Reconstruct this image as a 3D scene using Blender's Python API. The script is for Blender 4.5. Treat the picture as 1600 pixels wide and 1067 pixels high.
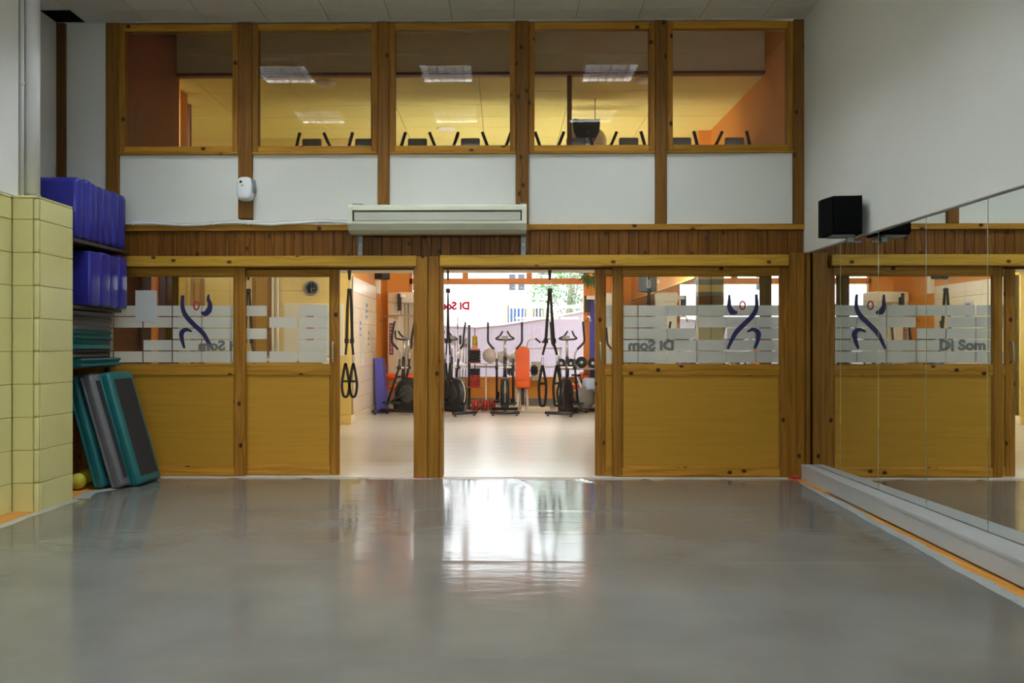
import bpy, bmesh, math, random
from mathutils import Vector, Matrix, Euler

# ------------------------------------------------------------------ camera, world, light, exposure
for o in list(bpy.data.objects):
    bpy.data.objects.remove(o)
scene = bpy.context.scene
COL = scene.collection
RNG = random.Random(11)
PI = math.pi
F, PSI, CX, CY, EYE = 1290.0, math.radians(0.8), 769.0, 541.0, 1.275

cd = bpy.data.cameras.new('camera')
cd.sensor_width = 36.0
cd.lens = 36.0 * F / 1600.0
cd.shift_x = (800.0 - CX) / 1600.0
cd.shift_y = (CY - 533.5) / 1600.0
cd.clip_start = 0.05
cam = bpy.data.objects.new('camera', cd)
COL.objects.link(cam)
cam.location = (0, 0, EYE)
cam.rotation_euler = (PI / 2, 0, PSI)
scene.camera = cam

world = bpy.data.worlds.new('overcast_sky')
scene.world = world
world.use_nodes = True
bg = world.node_tree.nodes['Background']
bg.inputs['Color'].default_value = (0.86, 0.93, 1.0, 1)
bg.inputs['Strength'].default_value = 4.0

scene.view_settings.view_transform = 'Standard'
scene.view_settings.look = 'None'
scene.view_settings.gamma = 1.0
scene.view_settings.use_curve_mapping = False
scene.view_settings.exposure = 1.3
scene.cycles.caustics_reflective = False
scene.cycles.caustics_refractive = False
scene.cycles.max_bounces = 10
scene.cycles.diffuse_bounces = 6
scene.cycles.transparent_max_bounces = 24

def portal(name, loc, rot, sx, sy):
    ld = bpy.data.lights.new(name, 'AREA')
    ld.shape = 'RECTANGLE'
    ld.size, ld.size_y = sx, sy
    ld.cycles.is_portal = True
    o = bpy.data.objects.new(name, ld)
    COL.objects.link(o)
    o.location, o.rotation_euler = loc, rot
portal('daylight_portal_studio', (-0.7, -3.62, 3.6), (PI / 2, 0, 0), 6.4, 1.1)
portal('daylight_portal_gym', (-0.15, 18.05, 2.1), (-PI / 2, 0, 0), 3.8, 3.0)

# pixel of the photograph at depth Y -> room metres (used only to read off measurements)
def ax(px, Y):
    t = (px - CX) / F
    c, s = math.cos(PSI), math.sin(PSI)
    return Y * (t * c - s) / (c + t * s)
def az(py, Y, X=0.0):
    zc = -X * math.sin(PSI) + Y * math.cos(PSI)
    return EYE + (CY - py) * zc / F
def at(px, py, Y):
    X = ax(px, Y)
    return X, az(py, Y, X)

# ------------------------------------------------------------------ materials
def nt(name):
    m = bpy.data.materials.new(name)
    m.use_nodes = True
    return m, m.node_tree.nodes, m.node_tree.links, m.node_tree.nodes['Principled BSDF']

def mat(name, col, rough=0.5, metal=0.0, var=0.06, scale=9.0, bump=0.0, bscale=60.0, spec=0.5, coat=0.0, emit=None, es=0.0):
    m, N, L, p = nt(name)
    p.inputs['Roughness'].default_value = rough
    p.inputs['Metallic'].default_value = metal
    p.inputs['Specular IOR Level'].default_value = spec
    p.inputs['Coat Weight'].default_value = coat
    tc = N.new('ShaderNodeTexCoord')
    nz = N.new('ShaderNodeTexNoise')
    nz.inputs['Scale'].default_value = scale
    nz.inputs['Detail'].default_value = 4
    L.new(tc.outputs['Object'], nz.inputs['Vector'])
    mx = N.new('ShaderNodeMix')
    mx.data_type = 'RGBA'
    mx.inputs[6].default_value = tuple(max(0, c * (1 - var)) for c in col) + (1,)
    mx.inputs[7].default_value = tuple(min(1, c * (1 + var)) for c in col) + (1,)
    L.new(nz.outputs['Fac'], mx.inputs[0])
    L.new(mx.outputs[2], p.inputs['Base Color'])
    if bump > 0:
        n2 = N.new('ShaderNodeTexNoise')
        n2.inputs['Scale'].default_value = bscale
        n2.inputs['Detail'].default_value = 3
        L.new(tc.outputs['Object'], n2.inputs['Vector'])
        b = N.new('ShaderNodeBump')
        b.inputs['Strength'].default_value = bump
        b.inputs['Distance'].default_value = 0.01
        L.new(n2.outputs['Fac'], b.inputs['Height'])
        L.new(b.outputs['Normal'], p.inputs['Normal'])
    if emit:
        p.inputs['Emission Color'].default_value = emit + (1,)
        p.inputs['Emission Strength'].default_value = es
    return m

def wood(name, light, dark, grain='x', knots=1.0, rough=0.45, kscale=3.2):
    m, N, L, p = nt(name)
    p.inputs['Roughness'].default_value = rough
    p.inputs['Specular IOR Level'].default_value = 0.18
    tc = N.new('ShaderNodeTexCoord')
    oi = N.new('ShaderNodeObjectInfo')
    mul = N.new('ShaderNodeMath'); mul.operation = 'MULTIPLY'; mul.inputs[1].default_value = 43.0
    L.new(oi.outputs['Random'], mul.inputs[0])
    sp = N.new('ShaderNodeSeparateXYZ')
    L.new(tc.outputs['Object'], sp.inputs[0])
    def math_(op, a, b):
        n = N.new('ShaderNodeMath'); n.operation = op
        for i, v in enumerate((a, b)):
            if isinstance(v, (int, float)): n.inputs[i].default_value = v
            else: L.new(v, n.inputs[i])
        return n.outputs[0]
    X, Y, Z = sp.outputs
    if grain == 'x': u, v = X, math_('ADD', Z, Y)
    elif grain == 'z': u, v = Z, math_('ADD', X, Y)
    else: u, v = Y, math_('ADD', X, Z)
    u = math_('ADD', u, mul.outputs[0])
    v = math_('ADD', v, math_('MULTIPLY', mul.outputs[0], 1.7))
    # knots
    cb = N.new('ShaderNodeCombineXYZ')
    L.new(math_('MULTIPLY', u, 0.75), cb.inputs[0]); L.new(v, cb.inputs[1])
    vo = N.new('ShaderNodeTexVoronoi'); vo.voronoi_dimensions = '2D'
    vo.inputs['Scale'].default_value = kscale
    L.new(cb.outputs[0], vo.inputs['Vector'])
    kr = N.new('ShaderNodeMapRange')
    kr.inputs['From Min'].default_value = 0.035; kr.inputs['From Max'].default_value = 0.075
    kr.inputs['To Min'].default_value = knots; kr.inputs['To Max'].default_value = 0.0
    L.new(vo.outputs['Distance'], kr.inputs['Value'])
    # grain, swirling a little round the knots
    sw = N.new('ShaderNodeMapRange')
    sw.inputs['From Min'].default_value = 0.0; sw.inputs['From Max'].default_value = 0.35
    sw.inputs['To Min'].default_value = 0.03 * knots; sw.inputs['To Max'].default_value = 0.0
    L.new(vo.outputs['Distance'], sw.inputs['Value'])
    vv = math_('ADD', v, sw.outputs[0])
    cg = N.new('ShaderNodeCombineXYZ')
    L.new(math_('MULTIPLY', u, 1.3), cg.inputs[0]); L.new(math_('MULTIPLY', vv, 34.0), cg.inputs[1])
    nz = N.new('ShaderNodeTexNoise'); nz.inputs['Scale'].default_value = 1.0; nz.inputs['Detail'].default_value = 5
    nz.inputs['Distortion'].default_value = 0.4
    L.new(cg.outputs[0], nz.inputs['Vector'])
    cr = N.new('ShaderNodeValToRGB')
    cr.color_ramp.elements[0].position = 0.33; cr.color_ramp.elements[0].color = dark + (1,)
    cr.color_ramp.elements[1].position = 0.62; cr.color_ramp.elements[1].color = light + (1,)
    L.new(nz.outputs['Fac'], cr.inputs['Fac'])
    # board to board tone
    hs = N.new('ShaderNodeHueSaturation')
    L.new(math_('ADD', 0.86, math_('MULTIPLY', oi.outputs['Random'], 0.28)), hs.inputs['Value'])
    L.new(cr.outputs['Color'], hs.inputs['Color'])
    mx = N.new('ShaderNodeMix'); mx.data_type = 'RGBA'
    mx.inputs[7].default_value = (0.035, 0.012, 0.004, 1)
    L.new(kr.outputs[0], mx.inputs[0]); L.new(hs.outputs['Color'], mx.inputs[6])
    L.new(mx.outputs[2], p.inputs['Base Color'])
    return m

def glass_mat(name, tint=(0.97, 0.98, 0.97), ior=1.5, strength=1.0):
    m = bpy.data.materials.new(name); m.use_nodes = True
    N, L = m.node_tree.nodes, m.node_tree.links
    N.remove(N['Principled BSDF'])
    out = N['Material Output']
    tr = N.new('ShaderNodeBsdfTransparent'); tr.inputs[0].default_value = tint + (1,)
    gl = N.new('ShaderNodeBsdfGlossy'); gl.inputs['Roughness'].default_value = 0.0
    fr = N.new('ShaderNodeFresnel'); fr.inputs['IOR'].default_value = ior
    mx = N.new('ShaderNodeMixShader')
    L.new(fr.outputs[0], mx.inputs[0]); L.new(tr.outputs[0], mx.inputs[1]); L.new(gl.outputs[0], mx.inputs[2])
    L.new(mx.outputs[0], out.inputs['Surface'])
    return m

def film_mat(name, col, clear=0.12):
    m = bpy.data.materials.new(name); m.use_nodes = True
    N, L = m.node_tree.nodes, m.node_tree.links
    N.remove(N['Principled BSDF'])
    out = N['Material Output']
    df = N.new('ShaderNodeBsdfDiffuse'); df.inputs[0].default_value = tuple(c * 0.92 for c in col) + (1,)
    tl = N.new('ShaderNodeBsdfTranslucent'); tl.inputs[0].default_value = col + (1,)
    tr = N.new('ShaderNodeBsdfTransparent')
    m1 = N.new('ShaderNodeMixShader'); m1.inputs[0].default_value = 0.45
    m2 = N.new('ShaderNodeMixShader'); m2.inputs[0].default_value = clear
    L.new(df.outputs[0], m1.inputs[1]); L.new(tl.outputs[0], m1.inputs[2])
    L.new(m1.outputs[0], m2.inputs[1]); L.new(tr.outputs[0], m2.inputs[2])
    L.new(m2.outputs[0], out.inputs['Surface'])
    return m

PINE_L, PINE_D = (0.52, 0.262, 0.032), (0.36, 0.160, 0.014)
M = {}
M['pine_x'] = wood('pine_horizontal', PINE_L, PINE_D, 'x')
M['pine_z'] = wood('pine_vertical', (0.36, 0.165, 0.022), (0.235, 0.094, 0.010), 'z')
M['beam'] = wood('pale_pine_beam', (0.60, 0.35, 0.045), (0.45, 0.235, 0.024), 'x', 0.9)
M['clad'] = wood('cladding_board', (0.225, 0.092, 0.014), (0.125, 0.045, 0.006), 'z', 0.8)
M['door_panel'] = wood('veneer_panel', (0.49, 0.255, 0.030), (0.45, 0.228, 0.024), 'x', 0.0, 0.4)
M['dark_post'] = wood('dark_stained_post', (0.17, 0.075, 0.02), (0.11, 0.045, 0.012), 'z', 0.5)
M['post'] = wood('stained_post', (0.26, 0.118, 0.022), (0.165, 0.07, 0.011), 'z', 0.9)
M['floorwood'] = wood('old_wood_floor', (0.58, 0.27, 0.05), (0.42, 0.18, 0.03), 'y', 0.2)
M['white'] = mat('white_wall_paint', (0.78, 0.79, 0.75), 0.7, var=0.015, scale=2.5)
M['white_panel'] = mat('white_wall_panel', (0.76, 0.77, 0.71), 0.6, var=0.015, scale=2.0)
M['ceil'] = mat('ceiling_tile', (0.72, 0.70, 0.62), 0.9, var=0.05, scale=30, bump=0.15, bscale=220)
M['grid'] = mat('ceiling_grid', (0.42, 0.41, 0.36), 0.6)
M['black_void'] = mat('dark_void', (0.02, 0.018, 0.015), 0.9)
M['tile'] = mat('yellow_glazed_tile', (0.67, 0.63, 0.28), 0.22, var=0.05, scale=3.0)
M['grout'] = mat('tile_grout', (0.42, 0.36, 0.15), 0.8)
M['trimwhite'] = mat('white_lacquer_board', (0.70, 0.71, 0.68), 0.4, var=0.02)
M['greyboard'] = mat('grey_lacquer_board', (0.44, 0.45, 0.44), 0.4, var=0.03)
M['tape'] = mat('pale_grey_tape', (0.33, 0.35, 0.34), 0.28, var=0.12, scale=14, bump=0.4, bscale=18)
M['red'] = mat('red_tape', (0.5, 0.03, 0.02), 0.5)
M['black'] = mat('black_plastic', (0.008, 0.008, 0.009), 0.5, var=0.2)
M['rubber'] = mat('black_rubber', (0.02, 0.02, 0.022), 0.75, var=0.2, bump=0.3, bscale=120)
M['matteblack'] = mat('matte_black_cloth', (0.004, 0.004, 0.004), 0.9, var=0.2, spec=0.1)
M['blackmetal'] = mat('black_powder_coat', (0.015, 0.015, 0.017), 0.35, var=0.1)
M['chrome'] = mat('chrome', (0.75, 0.75, 0.75), 0.18, 1.0, var=0.02)
M['steel'] = mat('brushed_steel', (0.55, 0.55, 0.53), 0.35, 1.0, var=0.05)
M['acwhite'] = mat('aged_cream_plastic', (0.70, 0.71, 0.56), 0.4, var=0.02)
M['acflap'] = mat('grey_cream_plastic', (0.50, 0.51, 0.42), 0.45, var=0.02)
M['galv'] = mat('galvanised_bracket', (0.30, 0.31, 0.30), 0.5, 0.2, var=0.1)
M['pvc'] = mat('white_pvc_pipe', (0.74, 0.75, 0.73), 0.4, var=0.02)
M['plastic_white'] = mat('white_plastic', (0.80, 0.82, 0.84), 0.3, var=0.01)
M['plastic_grey'] = mat('grey_plastic', (0.22, 0.24, 0.26), 0.4)
M['orange_dot'] = mat('orange_print', (0.8, 0.35, 0.02), 0.5)
M['blue'] = mat('blue_vinyl', (0.03, 0.03, 0.29), 0.28, var=0.12, scale=5, bump=0.25, bscale=9)
M['teal'] = mat('teal_plastic', (0.010, 0.13, 0.135), 0.4, var=0.1, scale=12)
M['stepgrey'] = mat('grey_plastic_step', (0.13, 0.13, 0.135), 0.4, var=0.1, scale=12)
M['ballyellow'] = mat('yellow_ball', (0.50, 0.46, 0.03), 0.45, var=0.1)
M['shelfdark'] = mat('dark_shelf_board', (0.07, 0.05, 0.035), 0.6, var=0.15)
M['film'] = film_mat('frosted_film', (0.98, 0.96, 0.87), 0.14)
M['paper'] = film_mat('white_paper', (0.85, 0.87, 0.86), 0.0)
M['navy'] = mat('navy_decal', (0.018, 0.012, 0.085), 0.6)
M['crimson'] = mat('crimson_decal', (0.40, 0.01, 0.012), 0.6)
M['greytext'] = mat('grey_decal', (0.17, 0.17, 0.155), 0.7)
M['pinktext'] = mat('pink_decal', (0.75, 0.012, 0.06), 0.8, spec=0.1)
M['glass'] = glass_mat('clear_glass')
M['orange'] = mat('orange_wall_paint', (0.76, 0.315, 0.05), 0.7, var=0.03, scale=3)
M['rust'] = mat('rust_brown_panel', (0.26, 0.07, 0.014), 0.6, var=0.06, scale=3)
M['yellowceil'] = mat('cream_yellow_ceiling_tile', (0.76, 0.66, 0.20), 0.8, var=0.03, scale=6)
M['yellowwall'] = mat('yellow_wall_paint', (0.76, 0.58, 0.17), 0.7, var=0.03)
M['taupe'] = mat('taupe_board', (0.74, 0.68, 0.50), 0.7, var=0.03)
M['umber'] = mat('umber_trim', (0.20, 0.07, 0.02), 0.6)
M['gymtile'] = mat('cream_yellow_wall_tile', (0.76, 0.55, 0.16), 0.3, var=0.04, scale=3)
M['paletile'] = mat('pale_wall_tile', (0.88, 0.76, 0.58), 0.25, var=0.04, scale=3)
M['gymframe'] = mat('orange_wood_frame', (0.70, 0.24, 0.035), 0.5, var=0.08)
M['cream'] = mat('cream_powder_coat', (0.78, 0.70, 0.55), 0.35, var=0.02)
M['orangepad'] = mat('orange_upholstery', (0.80, 0.12, 0.012), 0.5, var=0.05)
M['redplate'] = mat('red_plate', (0.42, 0.05, 0.03), 0.5, var=0.1)
M['yellowplate'] = mat('yellow_plate', (0.55, 0.38, 0.04), 0.5, var=0.1)
M['pinkplate'] = mat('pink_plate', (0.75, 0.25, 0.30), 0.5, var=0.1)
M['greyball'] = mat('pale_grey_ball', (0.62, 0.58, 0.56), 0.45, var=0.04)
M['greyhouse'] = mat('grey_housing', (0.20, 0.19, 0.17), 0.4, var=0.1)
M['charcoal'] = mat('charcoal_plastic', (0.035, 0.036, 0.034), 0.5, var=0.1)
M['paleblue'] = mat('pale_blue_plastic', (0.42, 0.50, 0.66), 0.4)
M['bluemat'] = mat('violet_blue_mat', (0.10, 0.10, 0.50), 0.6)
M['facade'] = mat('white_render_facade', (0.86, 0.86, 0.86), 0.85, var=0.02, scale=0.8)
M['lavender'] = mat('pale_lavender_ramp', (0.30, 0.285, 0.37), 0.85, var=0.03)
M['peach'] = mat('peach_stone', (0.45, 0.28, 0.18), 0.85)
M['winglass'] = mat('far_window_glass', (0.05, 0.06, 0.08), 0.4)
M['bluegate'] = mat('blue_gate', (0.04, 0.09, 0.22), 0.5)
M['leaf'] = mat('pale_green_leaf', (0.13, 0.24, 0.10), 0.7, var=0.25, scale=2.0)
M['leafdark'] = mat('deep_green_leaf', (0.05, 0.13, 0.03), 0.5, var=0.3, scale=8.0)
M['bark'] = mat('grey_bark', (0.22, 0.18, 0.15), 0.9)
M['asphalt'] = mat('pale_paving', (0.35, 0.34, 0.33), 0.9, var=0.1)
M['clockface'] = mat('black_clock_face', (0.008, 0.008, 0.009), 0.9, spec=0.1)
M['clockrim'] = mat('grey_clock_rim', (0.33, 0.31, 0.28), 0.4)
M['violet'] = mat('violet_print', (0.20, 0.16, 0.45), 0.6)
M['maroon'] = mat('maroon_print', (0.25, 0.03, 0.06), 0.6)
M['poster'] = mat('poster_paper', (0.60, 0.60, 0.56), 0.6, var=0.1, scale=20)
M['darkbrown'] = mat('dark_brown_cabinet', (0.09, 0.035, 0.012), 0.5, var=0.1)
M['added_warm_lamp'] = mat('added_warm_diffuser', (0.9, 0.85, 0.7), 0.5, emit=(1.0, 0.86, 0.52), es=9.0)  # glow of the unseen battens added over the doors
M['added_gym_lamp'] = mat('added_gym_diffuser', (0.9, 0.85, 0.7), 0.5, emit=(1.0, 0.97, 0.92), es=60.0)  # glow of the unseen battens added on the gallery edge
M['added_gallery_lamp'] = mat('added_gallery_diffuser', (0.9, 0.85, 0.7), 0.5, emit=(1.0, 0.96, 0.60), es=19.0)  # glow of the unseen battens added to brighten the gallery ceiling
M['louvre'] = mat('dark_satin_louvre', (0.07, 0.07, 0.07), 0.5, 0.0, var=0.02)
M['tube'] = mat('fluorescent_tray', (0.9, 0.9, 0.9), 0.5, emit=(0.93, 1.0, 1.06), es=21.0)

def mirror_mat():
    m = bpy.data.materials.new('silvered_mirror'); m.use_nodes = True
    N, L = m.node_tree.nodes, m.node_tree.links
    N.remove(N['Principled BSDF'])
    g = N.new('ShaderNodeBsdfGlossy'); g.inputs['Color'].default_value = (0.86, 0.90, 0.87, 1)
    g.inputs['Roughness'].default_value = 0.0
    L.new(g.outputs[0], N['Material Output'].inputs['Surface'])
    return m
M['mirror'] = mirror_mat()

def vinyl_mat():
    m, N, L, p = nt('grey_dance_vinyl')
    p.inputs['Specular IOR Level'].default_value = 0.32
    tc = N.new('ShaderNodeTexCoord')
    n1 = N.new('ShaderNodeTexNoise'); n1.inputs['Scale'].default_value = 1.3; n1.inputs['Detail'].default_value = 6
    L.new(tc.outputs['Object'], n1.inputs['Vector'])
    cr = N.new('ShaderNodeValToRGB')
    cr.color_ramp.elements[0].position = 0.3; cr.color_ramp.elements[0].color = (0.125, 0.121, 0.106, 1)
    cr.color_ramp.elements[1].position = 0.7; cr.color_ramp.elements[1].color = (0.168, 0.162, 0.143, 1)
    L.new(n1.outputs['Fac'], cr.inputs['Fac'])
    L.new(cr.outputs['Color'], p.inputs['Base Color'])
    n2 = N.new('ShaderNodeTexNoise'); n2.inputs['Scale'].default_value = 6.0; n2.inputs['Detail'].default_value = 5
    L.new(tc.outputs['Object'], n2.inputs['Vector'])
    rr = N.new('ShaderNodeMapRange')
    rr.inputs['To Min'].default_value = 0.06; rr.inputs['To Max'].default_value = 0.14
    L.new(n2.outputs['Fac'], rr.inputs['Value']); L.new(rr.outputs[0], p.inputs['Roughness'])
    mp = N.new('ShaderNodeMapping'); mp.inputs['Scale'].default_value = (2.4, 8.5, 1)
    L.new(tc.outputs['Object'], mp.inputs['Vector'])
    n3 = N.new('ShaderNodeTexNoise'); n3.inputs['Scale'].default_value = 1.2; n3.inputs['Detail'].default_value = 5
    n3.inputs['Distortion'].default_value = 0.6
    L.new(mp.outputs[0], n3.inputs['Vector'])
    b = N.new('ShaderNodeBump'); b.inputs['Strength'].default_value = 0.14; b.inputs['Distance'].default_value = 0.008
    L.new(n3.outputs['Fac'], b.inputs['Height'])
    L.new(b.outputs['Normal'], p.inputs['Normal'])
    return m
M['vinyl'] = vinyl_mat()

def gymfloor_mat():
    m, N, L, p = nt('pale_laminate_floor')
    p.inputs['Roughness'].default_value = 0.24
    tc = N.new('ShaderNodeTexCoord')
    mp = N.new('ShaderNodeMapping'); mp.inputs['Scale'].default_value = (0.8, 9, 1)
    L.new(tc.outputs['Object'], mp.inputs['Vector'])
    n1 = N.new('ShaderNodeTexNoise'); n1.inputs['Scale'].default_value = 1.0; n1.inputs['Detail'].default_value = 5
    L.new(mp.outputs[0], n1.inputs['Vector'])
    cr = N.new('ShaderNodeValToRGB')
    cr.color_ramp.elements[0].position = 0.3; cr.color_ramp.elements[0].color = (0.62, 0.60, 0.55, 1)
    cr.color_ramp.elements[1].position = 0.7; cr.color_ramp.elements[1].color = (0.70, 0.68, 0.63, 1)
    L.new(n1.outputs['Fac'], cr.inputs['Fac'])
    L.new(cr.outputs['Color'], p.inputs['Base Color'])
    return m
M['gymfloor'] = gymfloor_mat()

# ------------------------------------------------------------------ helpers
def tag(o, label=None, cat=None, group=None, kind=None):
    if label: o['label'] = label
    if cat: o['category'] = cat
    if group: o['group'] = group
    if kind: o['kind'] = kind
    return o

def empty(name, loc=(0, 0, 0), rz=0.0, label=None, cat=None, group=None, kind=None):
    o = bpy.data.objects.new(name, None)
    o.empty_display_size = 0.1
    COL.objects.link(o)
    o.location = loc
    o.rotation_euler = (0, 0, rz)
    return tag(o, label, cat, group, kind)

def link(name, me, m, parent=None, loc=(0, 0, 0), rot=None):
    if m is not None and not me.materials:
        me.materials.append(m)
    o = bpy.data.objects.new(name, me)
    COL.objects.link(o)
    if parent: o.parent = parent
    o.location = loc
    if rot: o.rotation_euler = rot
    return o

_cache = {}
def box_mesh(sx, sy, sz, m, bev, seg=1, smooth=False):
    key = (round(sx, 4), round(sy, 4), round(sz, 4), m.name, round(bev, 4), seg)
    if key in _cache: return _cache[key]
    bm = bmesh.new()
    bmesh.ops.create_cube(bm, size=1.0)
    for v in bm.verts:
        v.co.x *= sx; v.co.y *= sy; v.co.z *= sz
    if bev > 0:
        b = min(bev, 0.45 * min(sx, sy, sz))
        bmesh.ops.bevel(bm, geom=list(bm.edges), offset=b, segments=seg, affect='EDGES', profile=0.5)
    if smooth or seg > 1:
        for f in bm.faces: f.smooth = True
    me = bpy.data.meshes.new('box')
    bm.to_mesh(me); bm.free()
    me.materials.append(m)
    _cache[key] = me
    return me

def bx(name, x0, x1, y0, y1, z0, z1, m, parent=None, bev=0.004, seg=1, rot=None):
    x0, x1 = min(x0, x1), max(x0, x1); y0, y1 = min(y0, y1), max(y0, y1); z0, z1 = min(z0, z1), max(z0, z1)
    me = box_mesh(x1 - x0, y1 - y0, z1 - z0, m, bev, seg)
    return link(name, me, None, parent, ((x0 + x1) / 2, (y0 + y1) / 2, (z0 + z1) / 2), rot)

class MB:
    def __init__(self):
        self.v, self.f, self.sm = [], [], []
    def _add(self, vs, fs, smooth):
        n = len(self.v)
        self.v += [tuple(v) for v in vs]
        self.f += [tuple(i + n for i in f) for f in fs]
        self.sm += [smooth] * len(fs)
        return self
    def box(self, x0, x1, y0, y1, z0, z1):
        vs = [(x, y, z) for z in (z0, z1) for y in (y0, y1) for x in (x0, x1)]
        return self._add(vs, [(0, 2, 3, 1), (4, 5, 7, 6), (0, 1, 5, 4), (2, 6, 7, 3), (0, 4, 6, 2), (1, 3, 7, 5)], False)
    def ring(self, c, d, r, n, ref=None):
        d = Vector(d).normalized()
        a = Vector(ref) if ref else (Vector((0, 0, 1)) if abs(d.z) < 0.9 else Vector((1, 0, 0)))
        u = d.cross(a).normalized(); w = d.cross(u)
        return [Vector(c) + u * math.cos(2 * PI * i / n) * r + w * math.sin(2 * PI * i / n) * r for i in range(n)]
    def tube(self, pts, r, n=8, cap=True):
        pts = [Vector(p) for p in pts]
        rs = r if isinstance(r, (list, tuple)) else [r] * len(pts)
        vs, fs = [], []
        u = None
        for i, p in enumerate(pts):
            d = (pts[min(i + 1, len(pts) - 1)] - pts[max(i - 1, 0)]).normalized()
            if u is None:
                a = Vector((0, 0, 1)) if abs(d.z) < 0.9 else Vector((1, 0, 0))
                u = d.cross(a).normalized()
            u = (u - d * u.dot(d)).normalized()
            w = d.cross(u)
            vs += [p + (u * math.cos(2 * PI * k / n) + w * math.sin(2 * PI * k / n)) * rs[i] for k in range(n)]
        for i in range(len(pts) - 1):
            for k in range(n):
                fs.append((i * n + k, i * n + (k + 1) % n, (i + 1) * n + (k + 1) % n, (i + 1) * n + k))
        self._add(vs, fs, True)
        if cap:
            m = len(self.v) - len(vs)
            self.f.append(tuple(m + k for k in range(n))[::-1]); self.sm.append(False)
            e = m + (len(pts) - 1) * n
            self.f.append(tuple(e + k for k in range(n))); self.sm.append(False)
        return self
    def cyl(self, a, b, r, n=16):
        return self.tube([a, b], r, n)
    def lathe(self, prof, n=20, axis='z', c=(0, 0, 0)):
        vs, fs = [], []
        for (r, h) in prof:
            for k in range(n):
                ca, sa = math.cos(2 * PI * k / n) * r, math.sin(2 * PI * k / n) * r
                p = {'z': (ca, sa, h), 'x': (h, ca, sa), 'y': (sa, h, ca)}[axis]
                vs.append((p[0] + c[0], p[1] + c[1], p[2] + c[2]))
        for i in range(len(prof) - 1):
            for k in range(n):
                fs.append((i * n + k, i * n + (k + 1) % n, (i + 1) * n + (k + 1) % n, (i + 1) * n + k))
        m = len(self.v)
        self._add(vs, fs, True)
        self.f.append(tuple(m + k for k in range(n))[::-1]); self.sm.append(False)
        e = m + (len(prof) - 1) * n
        self.f.append(tuple(e + k for k in range(n))); self.sm.append(False)
        return self
    def prism(self, poly, h0, h1, plane='xz'):
        n = len(poly)
        def P(a, b, h):
            return {'xz': (a, h, b), 'yz': (h, a, b), 'xy': (a, b, h)}[plane]
        vs = [P(a, b, h0) for a, b in poly] + [P(a, b, h1) for a, b in poly]
        fs = [tuple(range(n)), tuple(range(2 * n - 1, n - 1, -1))]
        fs += [(i, i + n, (i + 1) % n + n, (i + 1) % n) for i in range(n)]
        return self._add(vs, fs, False)
    def ribbon(self, pts, w, t, nrm=(0, 1, 0)):
        # flat strap along pts: width w (list or number) across, thickness t along nrm
        pts = [Vector(p) for p in pts]
        ws = w if isinstance(w, (list, tuple)) else [w] * len(pts)
        nn = Vector(nrm).normalized()
        vs, fs = [], []
        for i, p in enumerate(pts):
            d = (pts[min(i + 1, len(pts) - 1)] - pts[max(i - 1, 0)]).normalized()
            s = d.cross(nn).normalized() * ws[i] / 2
            h = nn * t / 2
            vs += [p - s - h, p + s - h, p + s + h, p - s + h]
        for i in range(len(pts) - 1):
            for k in range(4):
                fs.append((i * 4 + k, i * 4 + (k + 1) % 4, (i + 1) * 4 + (k + 1) % 4, (i + 1) * 4 + k))
        e = (len(pts) - 1) * 4
        fs += [(3, 2, 1, 0), (e, e + 1, e + 2, e + 3)]
        return self._add(vs, fs, False)
    def build(self, name, m, parent=None, loc=(0, 0, 0), rot=None, fix=True):
        me = bpy.data.meshes.new(name)
        me.from_pydata(self.v, [], self.f)
        me.polygons.foreach_set('use_smooth', self.sm)
        if fix:
            bm = bmesh.new(); bm.from_mesh(me)
            bmesh.ops.recalc_face_normals(bm, faces=list(bm.faces))
            bm.to_mesh(me); bm.free()
        me.update()
        return link(name, me, m, parent, loc, rot)

def smooth_path(pts, n=6, closed=False):
    P = [Vector(p) for p in pts]
    out = []
    N = len(P)
    rng = range(N if closed else N - 1)
    for i in rng:
        p0 = P[(i - 1) % N] if closed or i > 0 else P[0]
        p1, p2 = P[i], P[(i + 1) % N]
        p3 = P[(i + 2) % N] if closed or i + 2 < N else P[-1]
        for k in range(n):
            t = k / n
            out.append(0.5 * ((2 * p1) + (p2 - p0) * t + (2 * p0 - 5 * p1 + 4 * p2 - p3) * t * t + (3 * p1 - p0 - 3 * p2 + p3) * t ** 3))
    out.append(P[0] if closed else P[-1])
    return out

def copy_tree(o, parent=None):
    c = o.copy(); COL.objects.link(c); c.parent = parent
    for ch in list(o.children): copy_tree(ch, c)
    return c

def text_mesh(txt, height, mirrored=False, bold=0.0):
    cu = bpy.data.curves.new('lettering', 'FONT')
    cu.body = txt; cu.size = height / 0.73; cu.align_x = 'LEFT'; cu.offset = bold; cu.extrude = 0.0008
    cu.resolution_u = 3
    t = bpy.data.objects.new('lettering', cu); COL.objects.link(t)
    dg = bpy.context.evaluated_depsgraph_get()
    me = bpy.data.meshes.new_from_object(t.evaluated_get(dg))
    bpy.data.objects.remove(t); bpy.data.curves.remove(cu)
    me.materials.clear()
    w = max(v.co.x for v in me.vertices)
    for v in me.vertices:
        x, y, z = v.co
        v.co = ((w - x) if mirrored else x, -z, y)
    return me, w

# ------------------------------------------------------------------ studio shell
YF = 8.06
XL, XR, YB, ZC = -4.39, 2.93, -3.5, 4.45
ZT = 2.44
# sub floor of old wood, then vinyl sheets
floor = bx('floor', XL - 0.2, XR + 0.2, YB - 0.2, 8.20, -0.12, -0.004, M['floorwood'], None, 0)
tag(floor, 'old orange wooden floor showing at the edges under grey vinyl', 'floor', kind='structure')

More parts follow.
